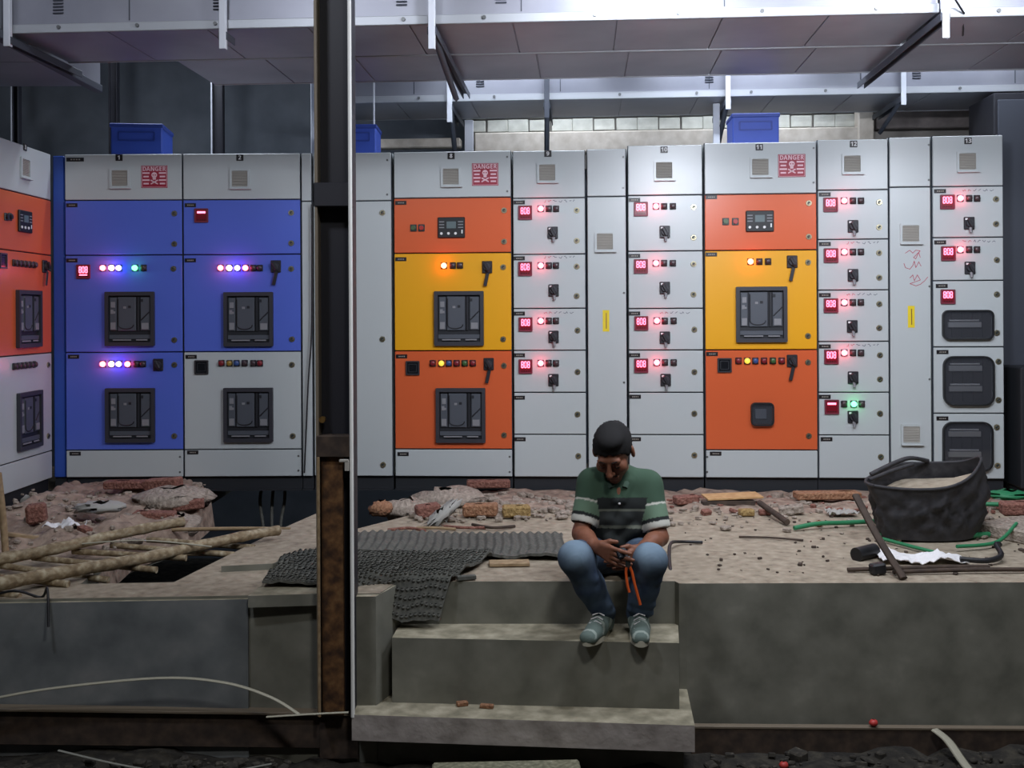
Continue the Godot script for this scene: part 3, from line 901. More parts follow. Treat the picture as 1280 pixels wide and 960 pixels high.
func cache_text(parent: Node, text: String, size: float, at: Vector3) -> void:
	# digits stand on the plate in the same mesh so that nothing lies below a third level
	var key := "numbered_" + text
	if not cache.has(key):
		var tm := TextMesh.new()
		var f := SystemFont.new()
		f.font_names = PackedStringArray(["Droid Sans"])
		f.font_weight = 700
		tm.font = f
		tm.text = text
		tm.font_size = 32
		tm.pixel_size = size / 24.0
		tm.depth = 0.002
		var m := ArrayMesh.new()
		var base: ArrayMesh = shared("number")
		m.add_surface_from_arrays(Mesh.PRIMITIVE_TRIANGLES, base.surface_get_arrays(0))
		m.surface_set_material(0, M.plate_black)
		var arr := tm.get_mesh_arrays()
		var vs: PackedVector3Array = arr[Mesh.ARRAY_VERTEX]
		for i in vs.size(): vs[i] += at
		arr[Mesh.ARRAY_VERTEX] = vs
		m.add_surface_from_arrays(Mesh.PRIMITIVE_TRIANGLES, arr)
		m.surface_set_material(1, M.white_ink)
		cache[key] = m
	(parent as MeshInstance3D).mesh = cache[key]

func shared(key: String) -> Mesh:
	if not cache.has(key): cache[key] = device_mesh(key)
	return cache[key]

func strokes(st: SurfaceTool, pts: Array, wide: float) -> void:
	for i in pts.size() - 1:
		var a: Vector2 = pts[i]
		var b: Vector2 = pts[i + 1]
		var d := (b - a).normalized()
		var n := Vector2(-d.y, d.x) * wide * 0.5
		var q := [a + n - d * wide * 0.3, b + n + d * wide * 0.3, b - n + d * wide * 0.3, a - n - d * wide * 0.3]
		tri(st, Vector3(q[0].x, q[0].y, 0.0012), Vector3(q[1].x, q[1].y, 0.0012), Vector3(q[2].x, q[2].y, 0.0012), Vector3.BACK)
		tri(st, Vector3(q[0].x, q[0].y, 0.0012), Vector3(q[2].x, q[2].y, 0.0012), Vector3(q[3].x, q[3].y, 0.0012), Vector3.BACK)

func device_mesh(key: String) -> Mesh:
	var a := S()
	var b := S()
	var c := S()
	var d := S()
	if key == "plate" or key == "cover_plate":
		var w := 0.08 if key == "plate" else 0.125
		box(a, Vector3(0, 0, 0.0015), Vector3(w, 0.028, 0.003), 0.001)
		for i in 4: box(b, Vector3((i - 1.4) * w * 0.15, 0, 0.0032), Vector3(w * 0.09, 0.008, 0.001))
		return mesh_of([a, M.plate_black, b, M.vent_dark])
	if key == "lock":
		cyl(a, Vector3.ZERO, Vector3(0, 0, 0.007), 0.021, 0.019, 16)
		cyl(b, Vector3(0, 0, 0.005), Vector3(0, 0, 0.012), 0.012, 0.011, 12)
		box(c, Vector3(0.004, -0.004, 0.013), Vector3(0.016, 0.005, 0.003), 0.001, Basis(Vector3.BACK, 0.6))
		return mesh_of([a, M.lock_metal, b, M.lock_dark, c, M.lock_metal])
	if key == "screw":
		cyl(a, Vector3.ZERO, Vector3(0, 0, 0.004), 0.008, 0.006, 10)
		return mesh_of([a, M.screw])
	if key == "vent":
		ring(a, rrect(0.142, 0.142, 0.006, 1), rrect(0.112, 0.112, 0.004, 1), 0.0, 0.012)
		box(a, Vector3(0.006, -0.072, 0.012), Vector3(0.15, 0.008, 0.024), 0.002)
		for i in 14: box(b, Vector3(0, -0.052 + i * 0.008, 0.005), Vector3(0.114, 0.0045, 0.008), 0.001, Basis(Vector3.RIGHT, 0.4))
		plate2d(c, rrect(0.114, 0.114, 0.004, 1), 0.001)
		return mesh_of([a, M.grey, b, M.vent, c, M.vent_dark])
	if key == "sticker":
		box(a, Vector3(0, 0, 0.0008), Vector3(0.046, 0.15, 0.0016))
		box(b, Vector3(0.002, 0, 0.0018), Vector3(0.007, 0.11, 0.0006))
		return mesh_of([a, M.sticker, b, M.brass])
	if key == "number":
		box(a, Vector3(0, 0, 0.002), Vector3(0.05, 0.046, 0.004), 0.001)
		return mesh_of([a, M.plate_black])
	if key == "danger":
		box(a, Vector3(0, 0, 0.002), Vector3(0.186, 0.158, 0.004), 0.001)
		for s in [-1.0, 1.0]:
			for i in 4: box(b, Vector3(s * 0.058, 0.026 - i * 0.025, 0.0045), Vector3(0.05 - (i % 2) * 0.012, 0.011, 0.001))
		cyl(b, Vector3(0, 0.012, 0.004), Vector3(0, 0.012, 0.0052), 0.02, -1.0, 16)
		box(b, Vector3(0, -0.012, 0.0046), Vector3(0.022, 0.018, 0.0012))
		for s in [-1.0, 1.0]:
			box(b, Vector3(0, -0.038, 0.0046), Vector3(0.058, 0.008, 0.0012), 0.0, Basis(Vector3.BACK, s * 0.5))
			cyl(c, Vector3(s * 0.008, 0.012, 0.005), Vector3(s * 0.008, 0.012, 0.006), 0.005, -1.0, 8)
		ring(b, rrect(0.178, 0.15, 0.004, 1), rrect(0.173, 0.145, 0.003, 1), 0.003, 0.0048)
		return mesh_of([a, M.sign_red, b, M.sign_white, c, M.sign_red])
	if key.begins_with("meter_"):
		var off := key == "meter_off"
		ring(a, rrect(0.098, 0.1, 0.005, 2), rrect(0.078, 0.08, 0.003, 2), 0.0, 0.012)
		plate2d(b, rrect(0.08, 0.082, 0.003, 2), 0.007)
		if off:
			ring(c, rrect(0.06, 0.06, 0.004, 2), rrect(0.05, 0.05, 0.004, 2), 0.006, 0.01)
			return mesh_of([a, M.meter_off, b, M.meter_glass, c, M.breaker_dark])
		if key == "meter_bar":
			box(c, Vector3(0, 0.022, 0.008), Vector3(0.058, 0.014, 0.002))
		else:
			for k in 3:
				var x := -0.022 + k * 0.022
				for q in [[0, 0.021, 0.014, 0.005], [0, 0.0, 0.014, 0.005], [0, 0.042, 0.014, 0.005], [-0.0065, 0.0315, 0.005, 0.018], [0.0065, 0.0315, 0.005, 0.018], [-0.0065, 0.0105, 0.005, 0.018], [0.0065, 0.0105, 0.005, 0.018]]:
					if k == 1 and q[1] == 0.021: continue
					box(c, Vector3(x + q[0], q[1] - 0.008, 0.008), Vector3(q[2], q[3], 0.002))
			if key == "meter_red": box(c, Vector3(0, -0.024, 0.008), Vector3(0.056, 0.008, 0.002))
		for k in 4: box(d, Vector3(-0.024 + k * 0.016, -0.032, 0.008), Vector3(0.009, 0.006, 0.003))
		return mesh_of([a, M.meter_bezel, b, M.meter_red, c, M.digit, d, M.black])
	if key.begins_with("lamp_") or key.begins_with("dead_"):
		var lit := key.begins_with("lamp_")
		box(a, Vector3(0, 0, 0.004), Vector3(0.044, 0.046, 0.008), 0.003)
		cyl(b, Vector3(0, 0, 0.006), Vector3(0, 0, 0.02), 0.0205, 0.0185, 16)
		ellipsoid(b, Vector3(0, 0, 0.02), Vector3(0.0185, 0.0185, 0.008), Basis(), 14, 8)
		return mesh_of([a, M.switch_black, b, M[("lamp_" if lit else "off_") + key.substr(5)]])
	if key.begins_with("button_"):
		box(a, Vector3(0, 0, 0.004), Vector3(0.046, 0.05, 0.008), 0.003)
		cyl(b, Vector3(0, 0, 0.006), Vector3(0, 0, 0.02), 0.017, 0.016, 16)
		return mesh_of([a, M.lock_dark, b, M[{"g": "button_green", "r": "button_red", "k": "switch_black"}[key.substr(7)]]])
	if key.begins_with("rotary_"):
		var kind := key.substr(7)
		box(a, Vector3(0, 0, 0.006), Vector3(0.072, 0.086, 0.012), 0.004)
		cyl(b, Vector3(0, 0, 0.012), Vector3(0, 0, 0.03), 0.027, 0.024, 16)
		box(a, Vector3(0, 0, 0.036), Vector3(0.022, 0.064, 0.018), 0.004, Basis(Vector3.BACK, 0.5))
		if kind == "key":
			cyl(c, Vector3(0, -0.02, 0.03), Vector3(0.012, -0.03, 0.045), 0.008, -1.0, 8)
			box(c, Vector3(-0.004, -0.085, 0.022), Vector3(0.024, 0.1, 0.006), 0.002, Basis(Vector3.BACK, -0.22))
			return mesh_of([a, M.switch_black, b, M.breaker_frame, c, M.switch_black])
		if kind == "stub":
			cyl(c, Vector3(0.004, -0.03, 0.02), Vector3(0.006, -0.066, 0.024), 0.012, 0.009, 10)
			box(d, Vector3(-0.02, 0.028, 0.013), Vector3(0.016, 0.012, 0.002))
			return mesh_of([a, M.switch_black, b, M.breaker_frame, c, M.breaker_light, d, M.white_ink])
		return mesh_of([a, M.switch_black, b, M.breaker_frame])
	if key == "controller":
		box(a, Vector3(0, 0, 0.008), Vector3(0.192, 0.146, 0.016), 0.005)
		box(b, Vector3(0, 0.018, 0.0165), Vector3(0.066, 0.048, 0.002))
		for i in 3:
			cyl(c, Vector3(-0.07 + i * 0.05, -0.042, 0.015), Vector3(-0.07 + i * 0.05, -0.042, 0.021), 0.0095, -1.0, 12)
			box(d, Vector3(-0.068, 0.04 - i * 0.02, 0.0165), Vector3(0.036, 0.007, 0.002))
			box(d, Vector3(0.066, 0.04 - i * 0.02, 0.0165), Vector3(0.036, 0.007, 0.002))
		box(c, Vector3(0.076, -0.03, 0.0165), Vector3(0.009, 0.026, 0.002))
		return mesh_of([a, M.black, b, M.lcd, c, M.white_ink, d, M.breaker_light])
	if key == "breaker":
		var w := 0.35
		var h := 0.385
		ring(a, rrect(w, h, 0.006, 2), rrect(w - 0.05, h - 0.055, 0.004, 2), 0.0, 0.026)
		plate2d(b, rrect(w - 0.04, h - 0.045, 0.003, 2), 0.002)
		# moulded front: left column, big plate, dark bar, right plate
		box(c, Vector3(-0.118, 0.035, 0.008), Vector3(0.048, 0.235, 0.012), 0.003)
		box(c, Vector3(-0.022, 0.035, 0.009), Vector3(0.128, 0.24, 0.014), 0.004)
		box(c, Vector3(0.109, 0.035, 0.008), Vector3(0.066, 0.235, 0.012), 0.003)
		box(b, Vector3(0.06, 0.035, 0.012), Vector3(0.014, 0.24, 0.012), 0.002)
		var u := []
		for i in 13:
			var t := PI * i / 12.0
			u.append(Vector3(-0.026 - cos(t) * 0.054, -0.042 - sin(t) * 0.03, 0.0165))
		u.push_front(Vector3(-0.08, 0.14, 0.0165))
		tube(b, u, 0.0045, 5)
		tube(b, [Vector3(0.08, -0.01, 0.0145), Vector3(0.14, 0.05, 0.0145)], 0.0045, 5)
		box(b, Vector3(0.0, 0.085, 0.0165), Vector3(0.02, 0.018, 0.004), 0.001)
		box(b, Vector3(0.085, 0.13, 0.0155), Vector3(0.02, 0.02, 0.004), 0.001)
		box(c, Vector3(0, -0.128, 0.007), Vector3(0.296, 0.03, 0.01), 0.002)
		for q in [[-0.118, 0.1, 0.03, 0.04], [-0.125, 0.05, 0.02, 0.03], [-0.11, 0.045, 0.016, 0.016], [-0.118, -0.05, 0.036, 0.05], [0.109, -0.052, 0.05, 0.045], [-0.035, 0.08, 0.02, 0.016], [-0.055, -0.15, 0.13, 0.01], [0.085, -0.15, 0.08, 0.01]]:
			box(d, Vector3(q[0], q[1], 0.0165), Vector3(q[2], q[3], 0.004), 0.001)
		return mesh_of([a, M.breaker_frame, b, M.breaker_dark, c, M.breaker_face, d, M.breaker_light])
	if key.begins_with("writing_"):
		var g := RandomNumberGenerator.new()
		g.seed = 40 + int(key.substr(8))
		var x := -0.09
		while x < 0.12:
			var n := g.randi_range(3, 5)
			var pts := []
			for i in n:
				pts.append(Vector2(x, g.randf_range(-0.009, 0.009)))
				x += g.randf_range(0.004, 0.009)
			strokes(a if x > -0.02 else b, pts, 0.0032)
			x += 0.008
		return mesh_of([a, M.dark_ink, b, M.red_ink])
	if key == "scribble_0":
		strokes(a, [Vector2(-0.05, 0.13), Vector2(-0.02, 0.15), Vector2(0.0, 0.13), Vector2(0.02, 0.15), Vector2(0.05, 0.145), Vector2(0.005, 0.10), Vector2(0.02, 0.09), Vector2(0.04, 0.135), Vector2(0.05, 0.1)], 0.004)
		return mesh_of([a, M.red_ink])
	if key == "scribble_1":
		strokes(a, [Vector2(-0.06, 0.06), Vector2(-0.05, 0.03), Vector2(-0.02, 0.02), Vector2(0.0, 0.045), Vector2(0.01, 0.075), Vector2(0.02, 0.03), Vector2(0.04, 0.07), Vector2(0.055, 0.04)], 0.004)
		return mesh_of([a, M.red_ink])
	if key == "scribble_2":
		strokes(a, [Vector2(-0.02, -0.04), Vector2(0.0, -0.02), Vector2(0.01, -0.06), Vector2(0.03, -0.02), Vector2(0.05, -0.055), Vector2(-0.02, -0.08), Vector2(0.02, -0.095), Vector2(0.05, -0.085), Vector2(0.08, -0.06), Vector2(0.1, -0.035)], 0.004)
		return mesh_of([a, M.red_ink])
	return null

func window_mesh(w: float, h: float) -> Mesh:
	var key := "window_%.3f_%.3f" % [w, h]
	if cache.has(key): return cache[key]
	var a := S()
	var b := S()
	var c := S()
	var d := S()
	var r := minf(w, h) * 0.2
	ring(a, rrect(w, h, r, 6), rrect(w - 0.018, h - 0.018, r - 0.008, 6), 0.0, 0.03)
	plate2d(b, rrect(w - 0.02, h - 0.02, r - 0.01, 6), 0.001)
	if w > 0.2:
		var n := 2 if h > 0.3 else 1
		for i in n:
			var y := 0.0 if n == 1 else (0.085 - i * 0.14)
			box(c, Vector3(-0.02, y, 0.008), Vector3(w * 0.66, 0.04, 0.014), 0.004)  # silver bars stand in for tube lamp reflections on the pane
			cyl(c, Vector3(-w * 0.36, y + 0.03, 0.008), Vector3(w * 0.22, y + 0.03, 0.008), 0.007, -1.0, 8)
		for i in 4: box(b, Vector3(-w * 0.3 + i * w * 0.2, 0, 0.004), Vector3(0.006, h * 0.8, 0.006))
	else:
		box(c, Vector3(-0.01, 0.0, 0.006), Vector3(0.08, 0.07, 0.01), 0.004)
	plate2d(d, rrect(w - 0.02, h - 0.02, r - 0.01, 6), 0.026)
	cache[key] = mesh_of([a, M.black, b, M.window_dark, c, M.silver if w > 0.2 else M.breaker_face, d, M.window_glass])
	return cache[key]

# ------------------------------------------------------------------ ducts, hangers and boxes overhead
func duct(label: String, s0: float, s1: float, o0: float, o1: float, sd: int, louvres: Array, seam := 0.56) -> void:
	var t := thing("cable_duct", line_at((s0 + s1) / 2, 2.845, (o0 + o1) / 2), TURN, label, "duct", "", "")
	var w := s1 - s0
	var dz := o1 - o0
	var b := S()
	box(b, Vector3(0, 0.24, 0), Vector3(w, 0.46, dz - 0.01), 0.004)
	part(t, "duct_body", [b, M.duct])
	var n := int(round(w / seam))
	var key := "soffit_%.3f_%.3f" % [w, dz]
	var pm := S()
	box(pm, Vector3.ZERO, Vector3(w / n - 0.007, 0.008, dz - 0.03), 0.002)
	cache[key] = mesh_of([pm, M.duct])
	for i in n:
		put(t, "soffit_panel", cache[key], Vector3(-w / 2 + (i + 0.5) * w / n, 0.005, -0.004))
	for e in [1.0, -1.0]:
		var f := S()
		box(f, Vector3(0, 0.022, e * (dz / 2 + 0.004)), Vector3(w, 0.05, 0.016), 0.003)
		part(t, "flange", [f, M.flange])
	var bolt := S()
	cyl(bolt, Vector3.ZERO, Vector3(0, 0, 0.01), 0.011, -1.0, 8)
	var bm := mesh_of([bolt, M.screw])
	for i in int(w / 0.5):
		put(t, "bolt", bm, Vector3(-w / 2 + 0.25 + i * 0.5 + 0.06 * sin(i * 2.1 + sd), 0.026, dz / 2 + 0.012))
	var seamst := S()
	box(seamst, Vector3.ZERO, Vector3(0.006, 0.4, 0.004))
	var sm := mesh_of([seamst, M.strut])
	for i in int(w / 1.1): put(t, "panel_joint", sm, Vector3(-w / 2 + 0.7 + i * 1.1, 0.26, dz / 2 - 0.004))
	if louvres.size():
		var lv := S()
		for i in 7: box(lv, Vector3(0, i * 0.018, 0), Vector3(0.06, 0.007, 0.014), 0.002, Basis(Vector3.RIGHT, 0.5))
		var lm := mesh_of([lv, M.strut])
		for x in louvres: put(t, "louvre", lm, Vector3(x - (s0 + s1) / 2, 0.11, dz / 2 - 0.002))

func hanger(label: String, s: float, o0: float, o1: float, drop: float, pale: bool, lean := 0.0) -> void:
	var t := thing("duct_hanger", line_at(s, 2.8, o1), TURN, label, "hanger", "hangers carrying the ducts")
	var c := S()
	box(c, Vector3(0, 0.012, -(o1 - o0) / 2), Vector3(0.045, 0.008, o1 - o0 + 0.06), 0.002)
	box(c, Vector3(-0.022, -0.008, -(o1 - o0) / 2), Vector3(0.006, 0.04, o1 - o0 + 0.06), 0.001)
	box(c, Vector3(0.022, -0.008, -(o1 - o0) / 2), Vector3(0.006, 0.04, o1 - o0 + 0.06), 0.001)
	part(t, "channel", [c, M.strut])
	var v := S()
	box(v, Vector3(0, 1.65 - drop / 2, 0.035), Vector3(0.036, 3.3 + drop, 0.008), 0.002)
	box(v, Vector3(0.016, 1.65 - drop / 2, 0.022), Vector3(0.005, 3.3 + drop, 0.03), 0.001)
	part(t, "hanging_strip", [v, M.strut_pale if pale else M.strut])
	if lean > 0.0:
		var l := S()
		var a := Vector3(0.0, -0.01, -0.05)
		var b := Vector3(-0.02, -lean, -(o1 - o0) * 0.75)
		tube(l, [a, b], 0.02, 4)
		part(t, "brace", [l, M.strut])

func post(label: String, at: Vector3, h: float, w: float, m: Material, pale_edge := false) -> void:
	var t := thing("steel_post", at, 0.0, label, "post")
	var s := S()
	for e in [-1.0, 1.0]: box(s, Vector3(e * (w / 2 - 0.004), h / 2, 0), Vector3(0.008, h, 0.07), 0.002)
	box(s, Vector3(0, h / 2, 0), Vector3(w - 0.014, h, 0.006))
	part(t, "channel", [s, m])
	if pale_edge:
		var e := S()
		box(e, Vector3(-w / 2 - 0.005, h / 2, 0.03), Vector3(0.012, h, 0.012), 0.002)
		part(t, "pale_edge", [e, M.strut_pale])

func blue_box(label: String, at: Vector3, size: Vector3, turn: float) -> void:
	var t := thing("blue_box", at, turn, label, "box", "blue boxes on top of the cubicles")
	var b := S()
	box(b, Vector3(0, size.y / 2, 0), size, 0.008)
	part(t, "case", [b, M.box_blue])
	var l := S()
	box(l, Vector3(0, size.y - 0.012, 0), Vector3(size.x + 0.014, 0.03, size.z + 0.014), 0.005)
	part(t, "lid", [l, M.box_blue_dark])
	var p := S()
	ring(p, rrect(size.x * 0.72, size.y * 0.3, 0.008, 2), rrect(size.x * 0.66, size.y * 0.22, 0.006, 2), 0.0, 0.006, Vector3(0, size.y * 0.62, size.z / 2))
	part(t, "raised_rim", [p, M.box_blue_dark])

func build_overhead() -> void:
	duct("long front grey sheet metal duct across the top of the picture", -1.57, 3.56, 0.97, 1.68, 1, [-1.28, -0.36, 0.67, 1.22])
	duct("front grey duct piece at the far right, set back slightly from the long one", 3.6, 5.9, 0.97, 1.58, 2, [4.6])
	duct("middle grey duct behind the long front duct", -0.88, 5.9, 0.25, 0.955, 3, [])
	duct("rear grey duct above the back of the cubicles with pale flange", -0.3, 5.9, -1.2, -0.48, 4, [0.9, 2.6, 4.1])
	# duct of the side line, running towards the camera
	var t := thing("cable_duct", Vector3(-3.4, 2.845, -5.7), 0.0, "dark duct over the side cubicle, running towards the viewer at left", "duct")
	var b := S()
	box(b, Vector3(0, 0.24, 0), Vector3(1.1, 0.46, 3.6), 0.004)
	part(t, "duct_body", [b, M.duct])
	for i in 5:
		var pm := S()
		box(pm, Vector3(0, 0.004, -1.44 + i * 0.72), Vector3(1.08, 0.008, 0.712), 0.002)
		part(t, "soffit_panel", [pm, M.duct])
	var f := S()
	box(f, Vector3(0.535, -0.02, 0), Vector3(0.06, 0.05, 3.6), 0.004)
	part(t, "flange", [f, M.strut])
	hanger("pale hanging strip at the far left corner of the front duct", -1.55, 0.9, 1.7, 0.04, true)
	hanger("pale hanging strip on the front duct left of the steel column", -0.32, 1.62, 1.7, 0.08, true)
	hanger("hanger under the front duct just right of the steel column", 0.845, 0.0, 1.72, 0.11, true, 0.12)
	hanger("hanger under the front duct at the right with long slanting channel", 3.56, 0.1, 1.76, 0.12, true)
	hanger("first hanger of the rear duct, right of the steel column", 0.674, -1.15, -0.46, 0.12, true, 0.3)
	hanger("second hanger of the rear duct, above the first feeder cubicle", 1.40, -1.15, -0.46, 0.1, false, 0.34)
	hanger("third hanger of the rear duct beside the blue box", 2.73, -1.15, -0.46, 0.06, true, 0.3)
	hanger("fourth hanger of the rear duct at the far right", 3.99, -1.15, -0.46, 0.05, true, 0.16)
	var wire := S()
	tube(wire, [line_at(3.58, 2.99, 1.72), line_at(3.72, 2.86, 1.6), line_at(3.85, 2.84, 1.2)], 0.006, 5)
	tag(part(self, "brace_wire", [wire, M.cable_black]), "thin dark wire slanting off the right hanger of the front duct", "wire")
	var strut := S()
	box(strut, Vector3.ZERO, Vector3(0.075, 0.5, 0.02), 0.003)
	var so := part(self, "white_strut", [strut, M.strut_pale], line_at(0.70, 2.65, -1.58))
	so.rotation.y = TURN
	tag(so, "short bright white strut standing at the start of the pale wall ledge", "strut")
	var strut2 := S()
	box(strut2, Vector3.ZERO, Vector3(0.05, 0.41, 0.02), 0.003)
	var so2 := part(self, "white_strut", [strut2, M.strut_pale], line_at(2.68, 2.635, -0.72))
	so2.rotation.y = TURN
	tag(so2, "narrow white strut left of the right blue box", "strut")
	post("dark steel post behind the left blue box", Vector3(-3.27, 2.0, -8.9), 4.1, 0.07, M.steel_black)
	post("dark steel post with pale edge behind the two blue-doored cubicles", Vector3(-2.37, 2.0, -8.75), 2.0, 0.085, M.steel_black, true)
	post("pale steel post just left of the big steel column", Vector3(-1.545, 2.0, -8.5), 2.0, 0.05, M.strut_pale)
	post("dark steel post at the extreme left behind the side cubicle", Vector3(-3.98, 2.0, -8.7), 2.0, 0.05, M.steel_black, true)
	var bt := S()
	tube(bt, [Vector3(-1.02, 2.98, -8.05), Vector3(-1.02, 2.42, -8.05)], 0.007, 6)
	tag(part(self, "thin_rod", [bt, M.strut_pale]), "thin pale vertical rod beside the half hidden blue box", "rod")
	blue_box("blue box on top of the left blue-doored cubicle", Vector3(-2.73, 2.4, -8.0), Vector3(0.36, 0.235, 0.4), 0.12)
	blue_box("blue box half hidden behind the steel column", Vector3(-1.13, 2.4, -7.98), Vector3(0.3, 0.225, 0.3), 0.0)
	blue_box("pale-lit blue box on top of the right orange cubicle", line_at(2.885, 2.43, -0.3), Vector3(0.325, 0.225, 0.3), TURN)
	# what stands right of the last cubicle
	var g := thing("steel_cabinet", line_at(4.86, 0, -0.55), TURN, "dark grey steel sheet cabinet right of the last cubicle", "cabinet")
	var gs := S()
	box(gs, Vector3(0, 1.4, 0), Vector3(0.56, 2.8, 0.5), 0.006)
	part(g, "case", [gs, M.steel_black])
	for x in [-0.13, 0.14]:
		var ds := S()
		box(ds, Vector3(x, 1.4, 0.255), Vector3(0.25, 2.7, 0.014), 0.004)
		part(g, "door", [ds, M.strut])
	var k := thing("black_cabinet", line_at(4.92, 0, -0.08), TURN, "low black cabinet at the right picture edge beside the last cubicle", "cabinet")
	var ks := S()
	box(ks, Vector3(0, 0.46, 0), Vector3(0.64, 0.82, 0.36), 0.01)
	part(k, "case", [ks, M.black_channel])
	var kd := S()
	box(kd, Vector3(0, 0.32, 0.183), Vector3(0.6, 0.5, 0.012), 0.004)
	part(k, "door", [kd, M.black])
	var kb := S()
	box(kb, Vector3(0, 0.025, 0), Vector3(0.6, 0.05, 0.3), 0.004)
	part(k, "plinth", [kb, M.black_channel])

# ------------------------------------------------------------------ the steel column in front
func build_column() -> void:
	var t := thing("steel_column", Vector3(-0.778, -0.5, -4.78), 0.0, "dark H-section steel column rising through the whole picture, rusty at its foot", "column")
	var h := 6.65
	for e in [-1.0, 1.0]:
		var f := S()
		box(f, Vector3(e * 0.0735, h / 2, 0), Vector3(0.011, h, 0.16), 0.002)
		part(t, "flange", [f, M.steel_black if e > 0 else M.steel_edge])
	var w := S()
	box(w, Vector3(0, h / 2, -0.01), Vector3(0.136, h, 0.01))
	part(t, "web", [w, M.steel_black])
	var sp := S()
	box(sp, Vector3(0, 2.272, 0.05), Vector3(0.166, 0.105, 0.07), 0.004)
	part(t, "splice_plate", [sp, M.steel_black])
	var sp2 := S()
	box(sp2, Vector3(0, 1.176, 0.05), Vector3(0.15, 0.095, 0.07), 0.004)
	part(t, "splice_plate", [sp2, M.rust_dark], Vector3.ZERO, "rusty splice plate")
	var lp := S()
	box(lp, Vector3(-0.012, 0.565, 0.045), Vector3(0.096, 1.13, 0.03), 0.003)
	part(t, "lower_plate", [lp, M.rust], Vector3.ZERO, "rust brown cover plate on the lower part")
	var ed := S()
	box(ed, Vector3(-0.068, 0.565, 0.083), Vector3(0.012, 1.13, 0.008), 0.002)
	part(t, "edge_strip", [ed, M.timber])
	var base := S()
	box(base, Vector3(0, -0.11, -0.06), Vector3(0.17, 0.22, 0.1))
	part(t, "base_plate", [base, M.rust_dark])
	var ws := S()
	cyl(ws, Vector3(0.0775, 0.0, 0.086), Vector3(0.0775, h, 0.086), 0.0085, -1.0, 12)  # round white strip down the right edge of the column
	part(t, "white_edge_tube", [ws, M.edge_white], Vector3.ZERO, "thin round white strip along its right edge")
	var cl := S()
	box(cl, Vector3(0.045, 1.115, 0.09), Vector3(0.04, 0.012, 0.02), 0.002)
	box(cl, Vector3(0.058, 1.093, 0.09), Vector3(0.018, 0.045, 0.02), 0.002)
	part(t, "clip", [cl, M.vent])
	var bt := S()
	cyl(bt, Vector3(-0.055, 1.29, 0.03), Vector3(-0.055, 1.29, 0.06), 0.014, -1.0, 10)
	part(t, "bolt", [bt, M.brass])

# ------------------------------------------------------------------ things lying on the platform
func brick(label: String, x: float, y: float, d: float, size: Vector3, turn: float, tilt: float, m: Material, category := "brick", called := "brick") -> void:
	var st := S()
	var g := RandomNumberGenerator.new()
	g.seed = int(absf(x) * 1000.0 + d * 77.0)
	var bas := Basis(Vector3.UP, turn) * Basis(Vector3.BACK, tilt)
	box(st, Vector3.ZERO, size, minf(size.x, minf(size.y, size.z)) * 0.14, bas)
	if called == "brick" and size.x > 0.14:      # a lump of old mortar stuck to one face
		ellipsoid(st, bas * Vector3(size.x * g.randf_range(-0.3, 0.3), size.y * 0.42, size.z * 0.2), Vector3(size.x * 0.22, 0.012, size.z * 0.22), bas, 8, 5)
	tag(part(self, called, [st, m], Vector3(x, y, -d)), label, category)

func chips(called: String, label: String, n: int, sd: int, area: Callable, smin: float, smax: float, m: Material) -> void:
	var g := RandomNumberGenerator.new()
	g.seed = sd
	var st := S()
	for i in n:
		var p: Vector3 = area.call(g)
		var s := g.randf_range(smin, smax) * (0.5 + g.randf())
		var bas := Basis(Vector3.UP, g.randf() * TAU) * Basis(Vector3.RIGHT, g.randf_range(-0.4, 0.4))
		box(st, p + Vector3(0, s * 0.2, 0), Vector3(s * g.randf_range(0.7, 1.5), s * g.randf_range(0.3, 0.8), s * g.randf_range(0.6, 1.1)), s * 0.12, bas)
	var o := part(self, called, [st, m])
	tag(o, label, "rubble", "", "stuff")

func lump(called: String, label: String, category: String, at: Vector3, r: Vector3, m: Material, amp := 0.5, turn := 0.0) -> void:
	var nz := FastNoiseLite.new()
	nz.seed = int(at.x * 100.0)
	nz.frequency = 0.55
	var st := S()
	ellipsoid(st, Vector3.ZERO, r, Basis(Vector3.UP, turn), 16, 10, nz, amp)
	tag(part(self, called, [st, m], at), label, category)

func cord(called: String, label: String, category: String, pts: Array, r: float, m: Material, flat := 1.0, n := 6) -> void:
	var st := S()
	tube(st, spline(pts), r, n, flat)
	tag(part(self, called, [st, m]), label, category)

func V(x: float, y: float, d: float) -> Vector3:
	return Vector3(x, y, -d)

